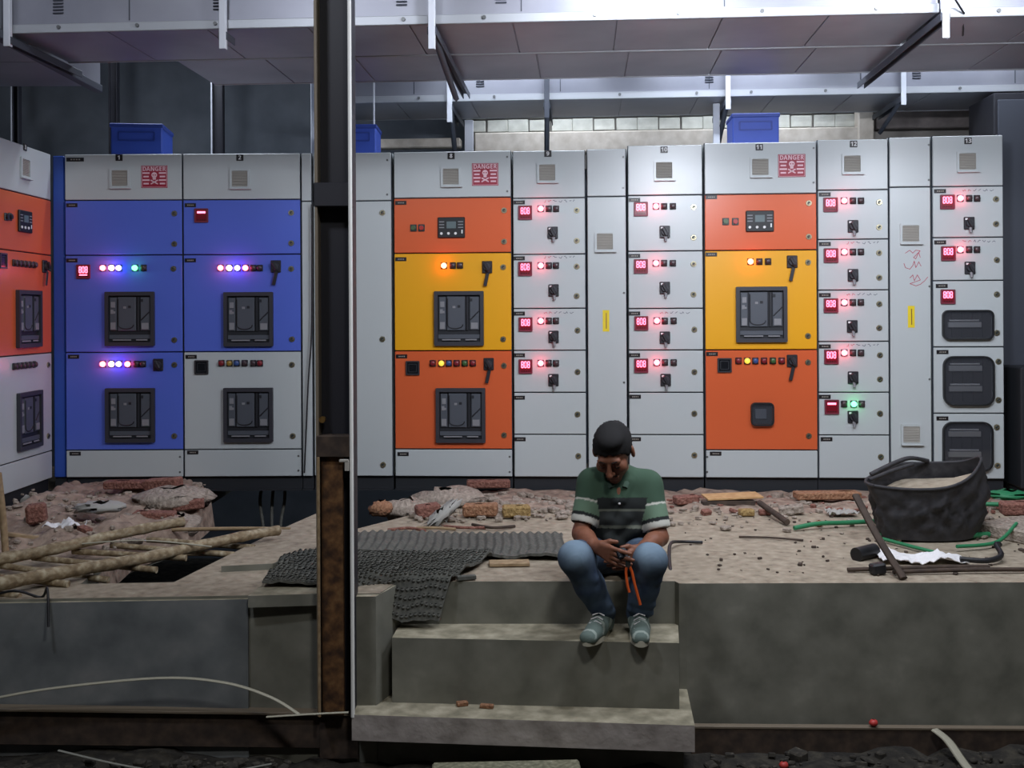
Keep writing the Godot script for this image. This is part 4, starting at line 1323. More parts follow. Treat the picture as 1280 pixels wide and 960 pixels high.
func build_platform_things() -> void:
	var nz := FastNoiseLite.new()
	nz.seed = 5
	nz.frequency = 1.3
	nz.fractal_octaves = 5
	# heap of mud on the left
	var hs := S()
	sheet(hs, 60, 60, func(u: float, v: float) -> Vector3:
		var d := lerpf(5.3, 7.66, v)
		var edge_x := lerpf(-2.04, -2.1, (d - 5.3) / 0.6) if d < 5.9 else (lerpf(-2.1, -1.95, (d - 5.9) / 0.55) if d < 6.45 else (lerpf(-1.95, -1.98, (d - 6.45) / 0.65) if d < 7.1 else lerpf(-1.98, -2.23, (d - 7.1) / 0.56)))
		var x := lerpf(-3.25, edge_x + 0.02, u)
		var edge: float = smoothstep(0.0, 0.14, u) * smoothstep(0.0, 0.25, v) * smoothstep(0.0, 0.07, 1.0 - u)
		if u > 0.985: return V(x, -0.14, d)
		return V(x, -0.03 + maxf(edge, smoothstep(0.85, 0.93, u) * smoothstep(0.0, 0.25, v) * 0.8) * (0.05 + 0.06 * v + 0.09 * nz.get_noise_2d(x * 1.6, d * 1.6) + 0.02 * nz.get_noise_2d(x * 9.0, d * 9.0)), d))
	tag(part(self, "mud_heap", [hs, M.mud]), "low reddish heap of mud and dust in front of the blue cubicle", "heap")
	# loose dirt swept against the right cubicles
	var ds := S()
	sheet(ds, 90, 24, func(u: float, v: float) -> Vector3:
		var x := lerpf(-0.35, 4.6, u)
		var d := lerpf(6.55 - u * 0.26, 7.655 - 0.0648 * (x + 1.159), v)
		var k: float = smoothstep(0.0, 0.5, v) * smoothstep(0.0, 0.06, u)
		return V(x, -0.02 + k * (0.028 + 0.03 * nz.get_noise_2d(x * 2.2, d * 2.2) + 0.015 * nz.get_noise_2d(x * 12.0, d * 12.0)) + v * 0.008, d))
	tag(part(self, "loose_dirt", [ds, M.mud]), "thin bank of loose dirt along the foot of the right cubicles", "dirt", "", "stuff")
	lump("cement_lump", "big rounded lump of set mortar at the trench edge", "mortar lump", V(-2.16, 0.085, 6.85), Vector3(0.24, 0.075, 0.24), M.rubble, 0.5, 0.4)
	lump("cement_lump", "lower lump of mortar hanging over the trench", "mortar lump", V(-2.03, -0.03, 6.55), Vector3(0.13, 0.07, 0.17), M.rubble, 0.5)
	lump("pale_stone", "pale bag of cement lying on the mud heap", "bag", V(-2.45, 0.115, 6.4), Vector3(0.15, 0.032, 0.1), M.grey_cloth, 0.6, 0.2)
	lump("white_bundle", "small grey white bundle at the foot of the side cubicle", "bundle", V(-3.12, 0.05, 7.0), Vector3(0.07, 0.045, 0.06), M.grey_cloth, 0.5)
	brick("dark red brick standing on end in the mud heap", -2.78, 0.1, 6.3, Vector3(0.11, 0.11, 0.1), 0.3, 0.1, M.brick_red)
	brick("long thin dark brick strip at the back of the mud heap", -2.55, 0.11, 7.3, Vector3(0.4, 0.05, 0.12), 0.03, 0.0, M.brick_red)
	brick("red brick on the mortar lump, nearest the blue cubicle's plinth", -2.28, 0.15, 7.05, Vector3(0.23, 0.075, 0.11), -0.15, 0.08, M.brick_red)
	brick("red brick wedged under the big mortar lump", -2.14, 0.055, 6.45, Vector3(0.24, 0.05, 0.11), 0.12, -0.05, M.brick_red)
	brick("pinkish brick face in the side of the mortar lump", -2.02, 0.075, 6.72, Vector3(0.19, 0.06, 0.1), 0.25, 0.05, M.brick_red)
	brick("small dark red brick chip beside the crumpled paper", -2.36, 0.075, 5.95, Vector3(0.075, 0.025, 0.05), -0.5, -0.2, M.brick_red, "brick chip", "brick_chip")
	var pp := S()
	sheet(pp, 14, 10, func(u: float, v: float) -> Vector3: return V(-2.62 + u * 0.2, 0.075 + 0.03 * nz.get_noise_2d(u * 5.0, v * 5.0) + 0.018 * sin(u * 9.0 + v * 4.0), 6.0 + v * 0.16), 0.003)
	tag(part(self, "crumpled_paper", [pp, M.paper]), "crumpled white paper on the mud heap", "paper")
	brick("short flat timber batten leaning low behind the stick", -2.66, 0.06, 5.85, Vector3(0.2, 0.02, 0.05), 0.6, -0.25, M.timber, "batten", "timber_batten")
	# bamboo ladder over the trench
	var lad := thing("bamboo_ladder", V(-2.0, 0, 5.4), 0.0, "bamboo ladder lying across the open trench", "ladder")
	var off := V(-2.0, 0, 5.4)
	var rails := [[V(-2.95, 0.05, 4.77), V(-1.81, 0.115, 5.92)], [V(-2.42, 0.055, 4.65), V(-1.305, 0.05, 6.0)]]
	for r in rails:
		var pts := []
		var rad := []
		for i in 29:
			var f := i / 28.0
			pts.append((r[0] as Vector3).lerp(r[1], f) - off + Vector3(0, 0.006 * sin(f * 9.0), 0.008 * sin(f * 6.0)))
			rad.append(0.031 - 0.006 * f + (0.004 if i % 4 == 0 else 0.0))
		var rs := S()
		tube(rs, pts, rad, 10)
		part(lad, "rail", [rs, M.bamboo])
	for i in 7:
		var f := 0.16 + i * 0.125
		var a: Vector3 = (rails[0][0] as Vector3).lerp(rails[0][1], f)
		var b: Vector3 = (rails[1][0] as Vector3).lerp(rails[1][1], f - 0.03)
		var e := (b - a).normalized()
		a -= e * 0.06
		b += e * (0.08 + 0.05 * sin(i * 3.0))
		a.y = 0.045
		b.y = 0.0 + 0.015 * sin(i * 2.0)
		var rs := S()
		tube(rs, [a - off, a.lerp(b, 0.3) - off, a.lerp(b, 0.7) - off, b - off], [0.016, 0.015, 0.015, 0.017], 9)
		part(lad, "rung", [rs, M.bamboo])
	cord("wooden_stick", "thin wooden stick standing upright at the left picture edge", "stick", [V(-2.63, -0.02, 5.6), V(-2.645, 0.2, 5.6), V(-2.66, 0.44, 5.58)], 0.022, M.timber, 0.8, 5)
	cord("string", "pale string stretched low from the upright stick across the ladder", "string", [V(-2.62, 0.03, 5.55), V(-2.3, 0.08, 5.5), V(-1.9, 0.1, 5.52), V(-1.55, 0.06, 5.55)], 0.004, M.strap)
	cord("trench_plank", "thin pale rod across the trench beyond the ladder", "rod", [V(-2.0, 0.0, 6.3), V(-1.6, 0.0, 6.32), V(-1.3, 0.0, 6.3)], 0.012, M.timber)
	cord("trench_plank", "second thin pale rod across the trench below the ladder", "rod", [V(-1.95, -0.02, 5.74), V(-1.4, -0.01, 5.7)], 0.01, M.timber)
	cord("loose_wire", "thin dark wire tangled on the left platform edge", "wire", [V(-2.35, 0.0, 4.78), V(-2.2, 0.04, 4.76), V(-2.1, 0.0, 4.8), V(-2.05, 0.05, 4.75), V(-2.02, -0.1, 4.69)], 0.006, M.cable_black)
	# cables hanging in the dark trench under the cubicles
	for i in 3: cord("trench_cable", ["left grey cable hanging in the dark trench", "middle grey cable hanging in the dark trench", "right grey cable hanging in the dark trench"][i], "cable", [V(-1.82 + i * 0.07, 0.06, 7.95), V(-1.85 + i * 0.09, -0.1, 7.9), V(-1.8 + i * 0.06, -0.35, 7.8), V(-1.78 + i * 0.1, -0.8, 7.7)], 0.012, M.rubber)
	cord("hanging_cable", "thin black cable hanging down the narrow filler cubicle", "cable", [V(-1.414, 2.03, 7.64), V(-1.414, 1.6, 7.64), V(-1.42, 1.1, 7.64), V(-1.445, 0.75, 7.64), V(-1.475, 0.13, 7.64)], 0.006, M.cable_black)
	# rubber mats: one ribbed behind, one studded in front and draped over the edge
	var m1 := S()
	sheet(m1, 324, 20, func(u: float, v: float) -> Vector3:
		var a := V(-0.97, 0.0, 6.04).lerp(V(0.28, 0.0, 6.02), u)
		var b := V(-0.98, 0.0, 5.57).lerp(V(0.24, 0.0, 5.44), u)
		var p := b.lerp(a, v)
		p.y = 0.03 + 0.006 * sin(u * TAU * 27.0) * smoothstep(0.0, 0.1, v) + 0.03 * nz.get_noise_2d(u * 3.0, v * 2.0) * (1.0 - v) + 0.012 * maxf(0.0, sin(u * 6.0))
		p.x += 0.012 * sin(v * 5.0)
		return p, 0.014)
	tag(part(self, "rubber_mat", [m1, M.rubber]), "long ribbed dark rubber mat lying behind the studded mat", "mat")
	var m2 := thing("rubber_mat", V(-0.7, 0.0, 5.2), 0.0, "studded dark rubber mat draped over the platform edge left of the steps", "mat")
	var m2at := V(-0.7, 0.0, 5.2)
	var shape := func(u: float, v: float) -> Vector3:
		var a := V(-1.15, 0.0, 5.5).lerp(V(-0.1, 0.0, 5.47), u)
		var b := V(-1.14, 0.0, 4.9).lerp(V(-0.34, 0.0, 4.87), u)
		var p := b.lerp(a, v)
		p.y = 0.045 + 0.025 * nz.get_noise_2d(u * 4.0, v * 3.0)
		var over := maxf(0.0, 0.22 - v) * smoothstep(0.45, 0.62, u)
		p.y -= over * 0.9
		p.z -= over * 0.35
		return p - m2at
	var ms := S()
	sheet(ms, 60, 36, shape, 0.012)
	part(m2, "sheet", [ms, M.rubber])
	var stud := S()
	ellipsoid(stud, Vector3.ZERO, Vector3(0.0095, 0.009, 0.0095), Basis(), 7, 4)
	var mm := MultiMesh.new()
	mm.transform_format = MultiMesh.TRANSFORM_3D
	mm.mesh = mesh_of([stud, M.rubber])
	mm.instance_count = 38 * 24
	var q := 0
	for i in 38:
		for j in 24:
			mm.set_instance_transform(q, Transform3D(Basis(), shape.call((i + 0.5) / 38.0, (j + 0.5) / 24.0) + Vector3(0, 0.003, 0)))
			q += 1
	var mi := MultiMeshInstance3D.new()
	mi.name = "studs"
	mi.multimesh = mm
	mi.set_meta("kind", "stuff")
	m2.add_child(mi)
	brick("thin pale board lying on the platform in front of the ribbed mat", -0.02, 0.012, 5.36, Vector3(0.2, 0.016, 0.09), 0.05, 0.0, M.timber, "board", "thin_board")
	brick("small dark rubber scrap at the corner of the studded mat", -0.22, 0.015, 5.06, Vector3(0.09, 0.02, 0.03), 0.3, 0.0, M.rubber, "scrap", "rubber_scrap")
	# bricks behind the mats
	brick("dark red brick behind the ribbed mat, leftmost of three bricks", -0.52, 0.05, 6.6, Vector3(0.15, 0.075, 0.11), 0.25, 0.1, M.brick_red)
	brick("orange brown brick behind the ribbed mat, between the red and yellow bricks", -0.2, 0.05, 6.62, Vector3(0.21, 0.072, 0.1), -0.1, 0.04, M.brick_orange)
	brick("yellowish brick behind the ribbed mat, nearest the seated man", 0.02, 0.045, 6.6, Vector3(0.17, 0.065, 0.1), 0.06, 0.0, M.brick_ochre)
	lump("stone", "brown stone at the trench edge beside the steel column", "stone", V(-0.83, 0.03, 6.78), Vector3(0.075, 0.05, 0.06), M.brick_orange, 0.5)
	lump("broken_concrete", "broken greenish concrete lump under the cubicle plinth", "concrete lump", V(-0.42, 0.03, 7.1), Vector3(0.22, 0.08, 0.18), M.rubble, 0.6)
	lump("broken_concrete", "broken concrete lump at the trench edge near the column", "concrete lump", V(-0.68, 0.0, 6.9), Vector3(0.16, 0.07, 0.13), M.rubble, 0.6)
	var bag := S()
	ellipsoid(bag, V(-0.42, 0.065, 6.37), Vector3(0.12, 0.03, 0.045), Basis(Vector3.UP, 0.5) * Basis(Vector3.BACK, 0.6), 22, 12, nz, 1.1)
	tag(part(self, "plastic_bag", [bag, M.grey_cloth]), "twisted whitish plastic bag leaning on the dark red brick", "bag")
	for i in 4: cord("wire_scrap", ["dark red wire scrap in front of the bricks", "brown stick in front of the orange brick", "pinkish wire scrap nearest the ribbed mat", "short dark stick under the yellowish brick"][i], "scrap", [V(-0.72 + i * 0.16, 0.012, 6.2 + 0.05 * i), V(-0.6 + i * 0.16, 0.018, 6.22), V(-0.5 + i * 0.17, 0.012, 6.17 + 0.04 * i)], 0.009, [M.brick_red, M.timber, M.brick_red, M.rust_dark][i])
	brick("flat red brick laid along the cubicle plinth behind the bricks", -0.17, 0.07, 7.5, Vector3(0.3, 0.05, 0.1), 0.05, 0.0, M.brick_red)
	chips("rubble_chips", "grey chips of rubble strewn in front of the middle cubicles", 240, 3, func(g: RandomNumberGenerator) -> Vector3: return V(g.randf_range(-0.65, 0.45), 0.005, g.randf_range(6.45, 7.4)), 0.012, 0.05, M.rubble)
	chips("rubble_chips", "grey chips of rubble strewn over the right platform", 260, 4, func(g: RandomNumberGenerator) -> Vector3: return V(g.randf_range(0.8, 3.3), 0.004, 7.3 - absf(g.randfn(0.0, 0.55))), 0.01, 0.045, M.rubble)
	chips("brick_chips", "red brick chips strewn along the right cubicles", 90, 5, func(g: RandomNumberGenerator) -> Vector3: return V(g.randf_range(0.75, 3.3), 0.008, g.randf_range(6.6, 7.25)), 0.015, 0.055, M.brick_red)
	chips("rubble_chips", "chips of mortar strewn over the mud heap", 160, 6, func(g: RandomNumberGenerator) -> Vector3:
		var x := g.randf_range(-3.2, -2.05)
		var d := g.randf_range(5.6, 7.4)
		return V(x, 0.02 + 0.06 * (d - 5.3) / 2.4 + 0.09 * nz.get_noise_2d(x * 1.6, d * 1.6), d), 0.012, 0.045, M.rubble)
	chips("dark_grit", "dark bits of grit lying on the right platform", 120, 8, func(g: RandomNumberGenerator) -> Vector3: return V(g.randf_range(0.85, 3.0), 0.002, g.randf_range(5.1, 6.6)), 0.006, 0.02, M.rust_dark)
	# right platform
	brick("flat piece of brown cardboard against the right orange cubicle", 1.42, 0.06, 7.0, Vector3(0.36, 0.012, 0.2), 0.04, 0.03, M.cardboard, "cardboard", "cardboard_sheet")
	brick("dark timber edge under the brown cardboard", 1.38, 0.03, 6.93, Vector3(0.34, 0.03, 0.06), 0.04, 0.0, M.rust_dark, "timber", "timber_batten")
	brick("flat reddish kerb brick left of the black basket by the plinth", 2.05, 0.055, 7.05, Vector3(0.42, 0.045, 0.12), 0.05, 0.0, M.brick_orange)
	brick("small brown block in front of the cardboard", 1.43, 0.025, 6.62, Vector3(0.09, 0.04, 0.06), 0.1, 0.0, M.brick_ochre, "block", "brick_chip")
	brick("pink brick piece beside the cardboard, behind the man", 1.12, 0.04, 7.0, Vector3(0.15, 0.05, 0.1), 0.2, 0.05, M.brick_red)
	cord("pipe_offcut", "short rusty pipe offcut pointing towards the viewer", "pipe", [V(1.54, 0.06, 6.75), V(1.6, 0.025, 6.3)], 0.018, M.rust_dark, 1.0, 8)
	lump("pebble", "round brown pebble right of the pipe offcut", "pebble", V(1.78, 0.02, 6.28), Vector3(0.022, 0.02, 0.022), M.brick_orange, 0.3)
	brick("broken grey brick with dark shadow right of the pipe offcut", 1.72, 0.03, 6.68, Vector3(0.15, 0.05, 0.09), -0.2, 0.15, M.rubble)
	var pw := S()
	sheet(pw, 12, 8, func(u: float, v: float) -> Vector3: return V(1.92 + u * 0.18, 0.03 + 0.03 * nz.get_noise_2d(u * 6.0, v * 6.0 + 3.0), 6.55 + v * 0.12), 0.003)
	tag(part(self, "plastic_scrap", [pw, M.grey_cloth]), "pale plastic scrap among the right rubble", "scrap")
	cord("black_wire", "bent black wire beside the seated man's elbow", "wire", [V(0.76, -0.02, 5.2), V(0.78, 0.03, 5.4), V(0.82, 0.05, 5.62), V(0.9, 0.02, 5.8), V(1.02, 0.012, 5.82)], 0.009, M.cable_black)
	cord("thin_twig", "thin dark twig on the bare right platform", "twig", [V(1.25, 0.008, 5.98), V(1.42, 0.012, 5.93), V(1.58, 0.008, 5.88)], 0.006, M.rust_dark)
	var tube_pc := S()
	cyl(tube_pc, V(1.72, 0.03, 5.42), V(1.84, 0.035, 5.5), 0.036, -1.0, 14)
	tag(part(self, "pipe_coupling", [tube_pc, M.black]), "short black pipe coupling beside the white cloth", "coupling")
	var wc := S()
	sheet(wc, 24, 10, func(u: float, v: float) -> Vector3: return V(1.82 + u * 0.42 + v * 0.03, 0.025 + 0.022 * nz.get_noise_2d(u * 7.0, v * 4.0) + 0.012 * sin(u * 11.0), 5.32 + v * (0.22 - u * 0.08) - u * 0.02), 0.004)
	tag(part(self, "white_cloth", [wc, M.paper]), "strip of crumpled white cloth lying in front of the black basket", "cloth")
	cord("black_hose", "bent black hose end right of the white cloth", "hose", [V(2.2, 0.03, 5.32), V(2.32, 0.025, 5.3), V(2.42, 0.035, 5.36), V(2.46, 0.06, 5.5), V(2.5, 0.05, 5.55)], 0.014, M.cable_black)
	for i in 5:
		cord("green_cable", ["green cable in front of the black basket", "green cable coming out left of the black basket", "thin green cable looping by the white cloth", "green cable running right from the black basket", "green cable over the slab at the far right"][i], "cable", [
			[V(2.0, 0.03, 5.92), V(2.2, 0.04, 5.85), V(2.4, 0.03, 5.86), V(2.62, 0.02, 5.95)],
			[V(1.6, 0.02, 6.15), V(1.75, 0.035, 6.2), V(1.92, 0.03, 6.25), V(2.15, 0.03, 6.3)],
			[V(2.0, 0.02, 5.85), V(2.1, 0.02, 5.62), V(2.16, 0.02, 5.5)],
			[V(2.3, 0.03, 5.6), V(2.55, 0.03, 5.7), V(2.75, 0.09, 5.9)],
			[V(2.62, 0.1, 6.45), V(2.8, 0.115, 6.35), V(3.2, 0.11, 6.3)]][i], [0.016, 0.014, 0.01, 0.01, 0.014][i], M.cable_green)
	for i in 2: cord("steel_rod", ["rusty steel rod along the right platform edge, behind the other", "rusty steel rod along the right platform edge, nearest the viewer"][i], "rod", [V(1.6 + i * 0.2, 0.015, 5.17 - i * 0.05), V(2.0 + i * 0.2, 0.02, 5.19 - i * 0.05), V(2.3 + i * 0.35, 0.015, 5.22 - i * 0.07)], 0.011, M.rust_dark)
	brick("black rubber block touched by the leaning stake", 1.73, 0.03, 5.13, Vector3(0.07, 0.05, 0.05), 0.2, 0.1, M.cable_black, "block", "rubber_block")
	cord("wooden_stake", "wooden stake leaning from the platform edge towards the black basket", "stake", [V(1.815, 0.01, 5.02), V(1.76, 0.16, 5.2), V(1.72, 0.33, 5.42)], 0.022, M.rust_dark, 0.6, 5)
	var gs := S()
	box(gs, Vector3.ZERO, Vector3(0.55, 0.08, 0.5), 0.012, Basis(Vector3.UP, 0.5))
	tag(part(self, "concrete_slab", [gs, M.rubble], V(2.95, 0.035, 5.95)), "broken concrete slab at the right picture edge", "slab")
	brick("pinkish brick lying on the broken slab at the right picture edge", 2.95, 0.11, 6.25, Vector3(0.24, 0.075, 0.11), -0.2, 0.05, M.brick_red)
	lump("green_sheet", "crumpled green plastic near the last cubicle at the right edge", "plastic", V(3.1, 0.1, 6.75), Vector3(0.14, 0.03, 0.1), M.cable_green, 0.6)
	basket()

func basket() -> void:
	var t := thing("basket", V(2.3, 0.0, 6.0), 0.0, "sagging black rubber basket with tan sand inside on the right platform", "basket")
	var nz := FastNoiseLite.new()
	nz.seed = 9
	nz.frequency = 2.6
	# rim and base outlines (x, y, z) around the basket, relative to its base
	var rim := [Vector3(-0.36, 0.315, 0.2), Vector3(-0.17, 0.3, 0.24), Vector3(0.02, 0.31, 0.24), Vector3(0.17, 0.36, 0.18), Vector3(0.285, 0.44, 0.04), Vector3(0.24, 0.4, -0.1), Vector3(0.06, 0.385, -0.16), Vector3(-0.1, 0.38, -0.16), Vector3(-0.26, 0.335, -0.08), Vector3(-0.36, 0.32, 0.06)]
	var base := [Vector3(-0.265, 0.02, 0.14), Vector3(-0.1, 0.01, 0.17), Vector3(0.06, 0.01, 0.17), Vector3(0.19, 0.015, 0.13), Vector3(0.27, 0.03, 0.02), Vector3(0.23, 0.03, -0.1), Vector3(0.06, 0.02, -0.14), Vector3(-0.1, 0.02, -0.14), Vector3(-0.22, 0.02, -0.08), Vector3(-0.28, 0.02, 0.04)]
	var loop := func(list: Array, u: float) -> Vector3:
		var n := list.size()
		var f := fposmod(u, 1.0) * n
		var i := int(f) % n
		return (list[i] as Vector3).cubic_interpolate(list[(i + 1) % n], list[(i + n - 1) % n], list[(i + 2) % n], f - floorf(f))
	var wall := S()
	for inner in [0.0, 0.012]:
		sheet(wall, 64, 16, func(u: float, v: float) -> Vector3:
			var a: Vector3 = loop.call(base, u)
			var b: Vector3 = loop.call(rim, u)
			var p := a.lerp(b, v)
			var o := Vector3(p.x, 0, p.z).normalized()
			var bulge := 0.05 * sin(v * PI) * smoothstep(0.25, 0.4, u) * smoothstep(0.65, 0.5, u) + 0.02 * sin(v * PI) * nz.get_noise_3d(cos(u * TAU) * 1.2, v * 1.4, sin(u * TAU) * 1.2) * 2.0
			return p + o * (bulge - inner) + Vector3(0, 0.0, 0))
	part(t, "wall", [wall, M.sack_black])
	var rp := []
	for i in 41: rp.append(loop.call(rim, i / 40.0))
	var rs := S()
	tube(rs, rp, 0.009, 6)
	part(t, "rim", [rs, M.sack_black])
	var sand := S()
	for i in 40:
		var a: Vector3 = (loop.call(rim, i / 40.0) as Vector3) * Vector3(0.9, 1, 0.88) - Vector3(0, 0.085, 0)
		var b: Vector3 = (loop.call(rim, (i + 1) / 40.0) as Vector3) * Vector3(0.9, 1, 0.88) - Vector3(0, 0.085, 0)
		tri(sand, Vector3(0.0, 0.29, 0), a, b, (a - Vector3(0.0, 0.29, 0)).cross(b - Vector3(0.0, 0.29, 0)).normalized() * -1.0)
	part(t, "sand_fill", [sand, M.dust], Vector3.ZERO, "tan sand filling")
	var flo := S()
	for i in 40:
		var a: Vector3 = loop.call(base, i / 40.0)
		var b: Vector3 = loop.call(base, (i + 1) / 40.0)
		tri(flo, Vector3(0, 0.012, 0), a, b, Vector3.DOWN)
	part(t, "bottom", [flo, M.sack_black])
	var hd := S()
	tube(hd, spline([Vector3(-0.3, 0.34, -0.04), Vector3(-0.16, 0.4, -0.06), Vector3(-0.06, 0.425, -0.08), Vector3(0.06, 0.4, -0.14)]), 0.013, 6)
	tube(hd, spline([Vector3(-0.34, 0.325, 0.06), Vector3(-0.18, 0.37, 0.0), Vector3(-0.06, 0.395, -0.04)]), 0.011, 6)
	part(t, "handle", [hd, M.sack_black])

# ------------------------------------------------------------------ the strip of ground in front
func build_foreground() -> void:
	var nz := FastNoiseLite.new()
	nz.seed = 15
	nz.frequency = 2.0
	nz.fractal_octaves = 5
	var gs := S()
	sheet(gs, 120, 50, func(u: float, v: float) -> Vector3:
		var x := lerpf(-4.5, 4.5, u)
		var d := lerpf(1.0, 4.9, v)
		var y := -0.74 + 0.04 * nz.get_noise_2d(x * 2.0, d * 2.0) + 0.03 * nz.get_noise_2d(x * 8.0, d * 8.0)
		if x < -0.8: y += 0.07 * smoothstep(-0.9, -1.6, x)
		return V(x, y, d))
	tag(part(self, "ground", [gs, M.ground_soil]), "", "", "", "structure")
	var bl := thing("edge_beam", V(-1.55, -0.482, 4.735), 0.066, "rusty steel edge beam along the ground left of the column", "beam")
	var tilt := Basis(Vector3.BACK, -0.043)
	var b1 := S()
	box(b1, Vector3(-0.6, -0.085, -0.03) + Vector3(0, 0.026, 0), Vector3(2.9, 0.16, 0.03), 0.003, tilt)
	part(bl, "web", [b1, M.rust_dark])
	var b2 := S()
	box(b2, Vector3(-0.6, 0.021, -0.02), Vector3(2.9, 0.012, 0.06), 0.002, tilt)
	part(bl, "top_flange", [b2, M.steel_edge])
	var br := thing("edge_beam", V(2.35, -0.66, 4.925), 0.02, "rusty steel edge beam along the foot of the right concrete face", "beam")
	var tilt2 := Basis(Vector3.BACK, -0.02)
	var b3 := S()
	box(b3, Vector3(0, -0.08, 0), Vector3(3.1, 0.16, 0.03), 0.003, tilt2)
	part(br, "web", [b3, M.rust_dark])
	var b4 := S()
	box(b4, Vector3(0, 0.006, 0.0), Vector3(3.1, 0.012, 0.036), 0.002, tilt2)
	part(br, "top_flange", [b4, M.steel_edge])
	var bd := S()
	box(bd, Vector3.ZERO, Vector3(0.62, 0.05, 0.3), 0.008, Basis(Vector3.UP, 0.04))
	tag(part(self, "ground_board", [bd, M.board], V(-0.03, -0.665, 4.42)), "mottled greenish board lying on the ground before the lowest step", "board")
	for i in 3: cord("strap", ["pale flat strap arching up from the ground at lower left", "pale flat strap end lying behind the column's foot", "thin dark strap sagging over the lower left rubble"][i], "strap", [
		[V(-2.3, -0.4, 4.62), V(-2.0, -0.352, 4.64), V(-1.53, -0.315, 4.66), V(-1.25, -0.34, 4.67), V(-1.05, -0.4, 4.66), V(-0.92, -0.46, 4.62)],
		[V(-1.05, -0.455, 4.58), V(-0.85, -0.44, 4.57), V(-0.7, -0.43, 4.56)],
		[V(-1.9, -0.56, 4.5), V(-1.6, -0.61, 4.46), V(-1.3, -0.64, 4.44), V(-1.0, -0.6, 4.45)]][i], [0.013, 0.009, 0.008][i], M.strap if i < 2 else M.cable_grey, 0.35)
	cord("pale_strap", "pale flat strap hanging over the right edge beam", "strap", [V(1.9, -0.64, 4.88), V(1.93, -0.66, 4.8), V(1.94, -0.7, 4.65), V(1.95, -0.73, 4.45)], 0.024, M.strap, 0.25)
	for i in 2: lump("red_cap", ["small red cap lying on the right edge beam", "small red cap in the litter below the right edge beam"][i], "cap", [V(1.63, -0.615, 4.9), V(1.16, -0.7, 4.65)][i], Vector3(0.02, 0.016, 0.018), M.cap_red, 0.2)
	lump("blue_scrap", "blue plastic scrap in the litter at lower right", "scrap", V(0.98, -0.71, 4.5), Vector3(0.06, 0.02, 0.03), M.litter_blue, 0.5)
	brick("small orange brick chip at the back of the lowest step", -0.23, -0.478, 4.79, Vector3(0.05, 0.018, 0.03), 0.3, 0.0, M.brick_orange, "brick chip", "brick_chip")
	brick("second small orange brick chip on the lowest step", -0.12, -0.479, 4.76, Vector3(0.06, 0.016, 0.025), -0.2, 0.0, M.brick_orange, "brick chip", "brick_chip")
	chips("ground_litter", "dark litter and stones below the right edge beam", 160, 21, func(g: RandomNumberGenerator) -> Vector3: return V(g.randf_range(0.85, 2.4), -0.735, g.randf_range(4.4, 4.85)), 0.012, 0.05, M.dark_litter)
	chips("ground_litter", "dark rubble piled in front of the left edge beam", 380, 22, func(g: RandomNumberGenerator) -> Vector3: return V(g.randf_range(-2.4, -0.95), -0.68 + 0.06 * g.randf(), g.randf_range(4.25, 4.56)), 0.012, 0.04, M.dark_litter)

# ------------------------------------------------------------------ the seated man
# joints as rounded, tapered bones, blended into one surface (surface nets)
func bone(a: Vector3, b: Vector3, ra: float, rb: float, k := 0.02) -> Dictionary:
	return {"a": a, "b": b, "ra": ra, "rb": rb, "k": k, "cut": false}

func ball(c: Vector3, r: Vector3, bas := Basis(), k := 0.02, cut := false) -> Dictionary:
	return {"c": c, "r": r, "inv": bas.transposed(), "k": k, "cut": cut, "m": maxf(r.x, maxf(r.y, r.z))}

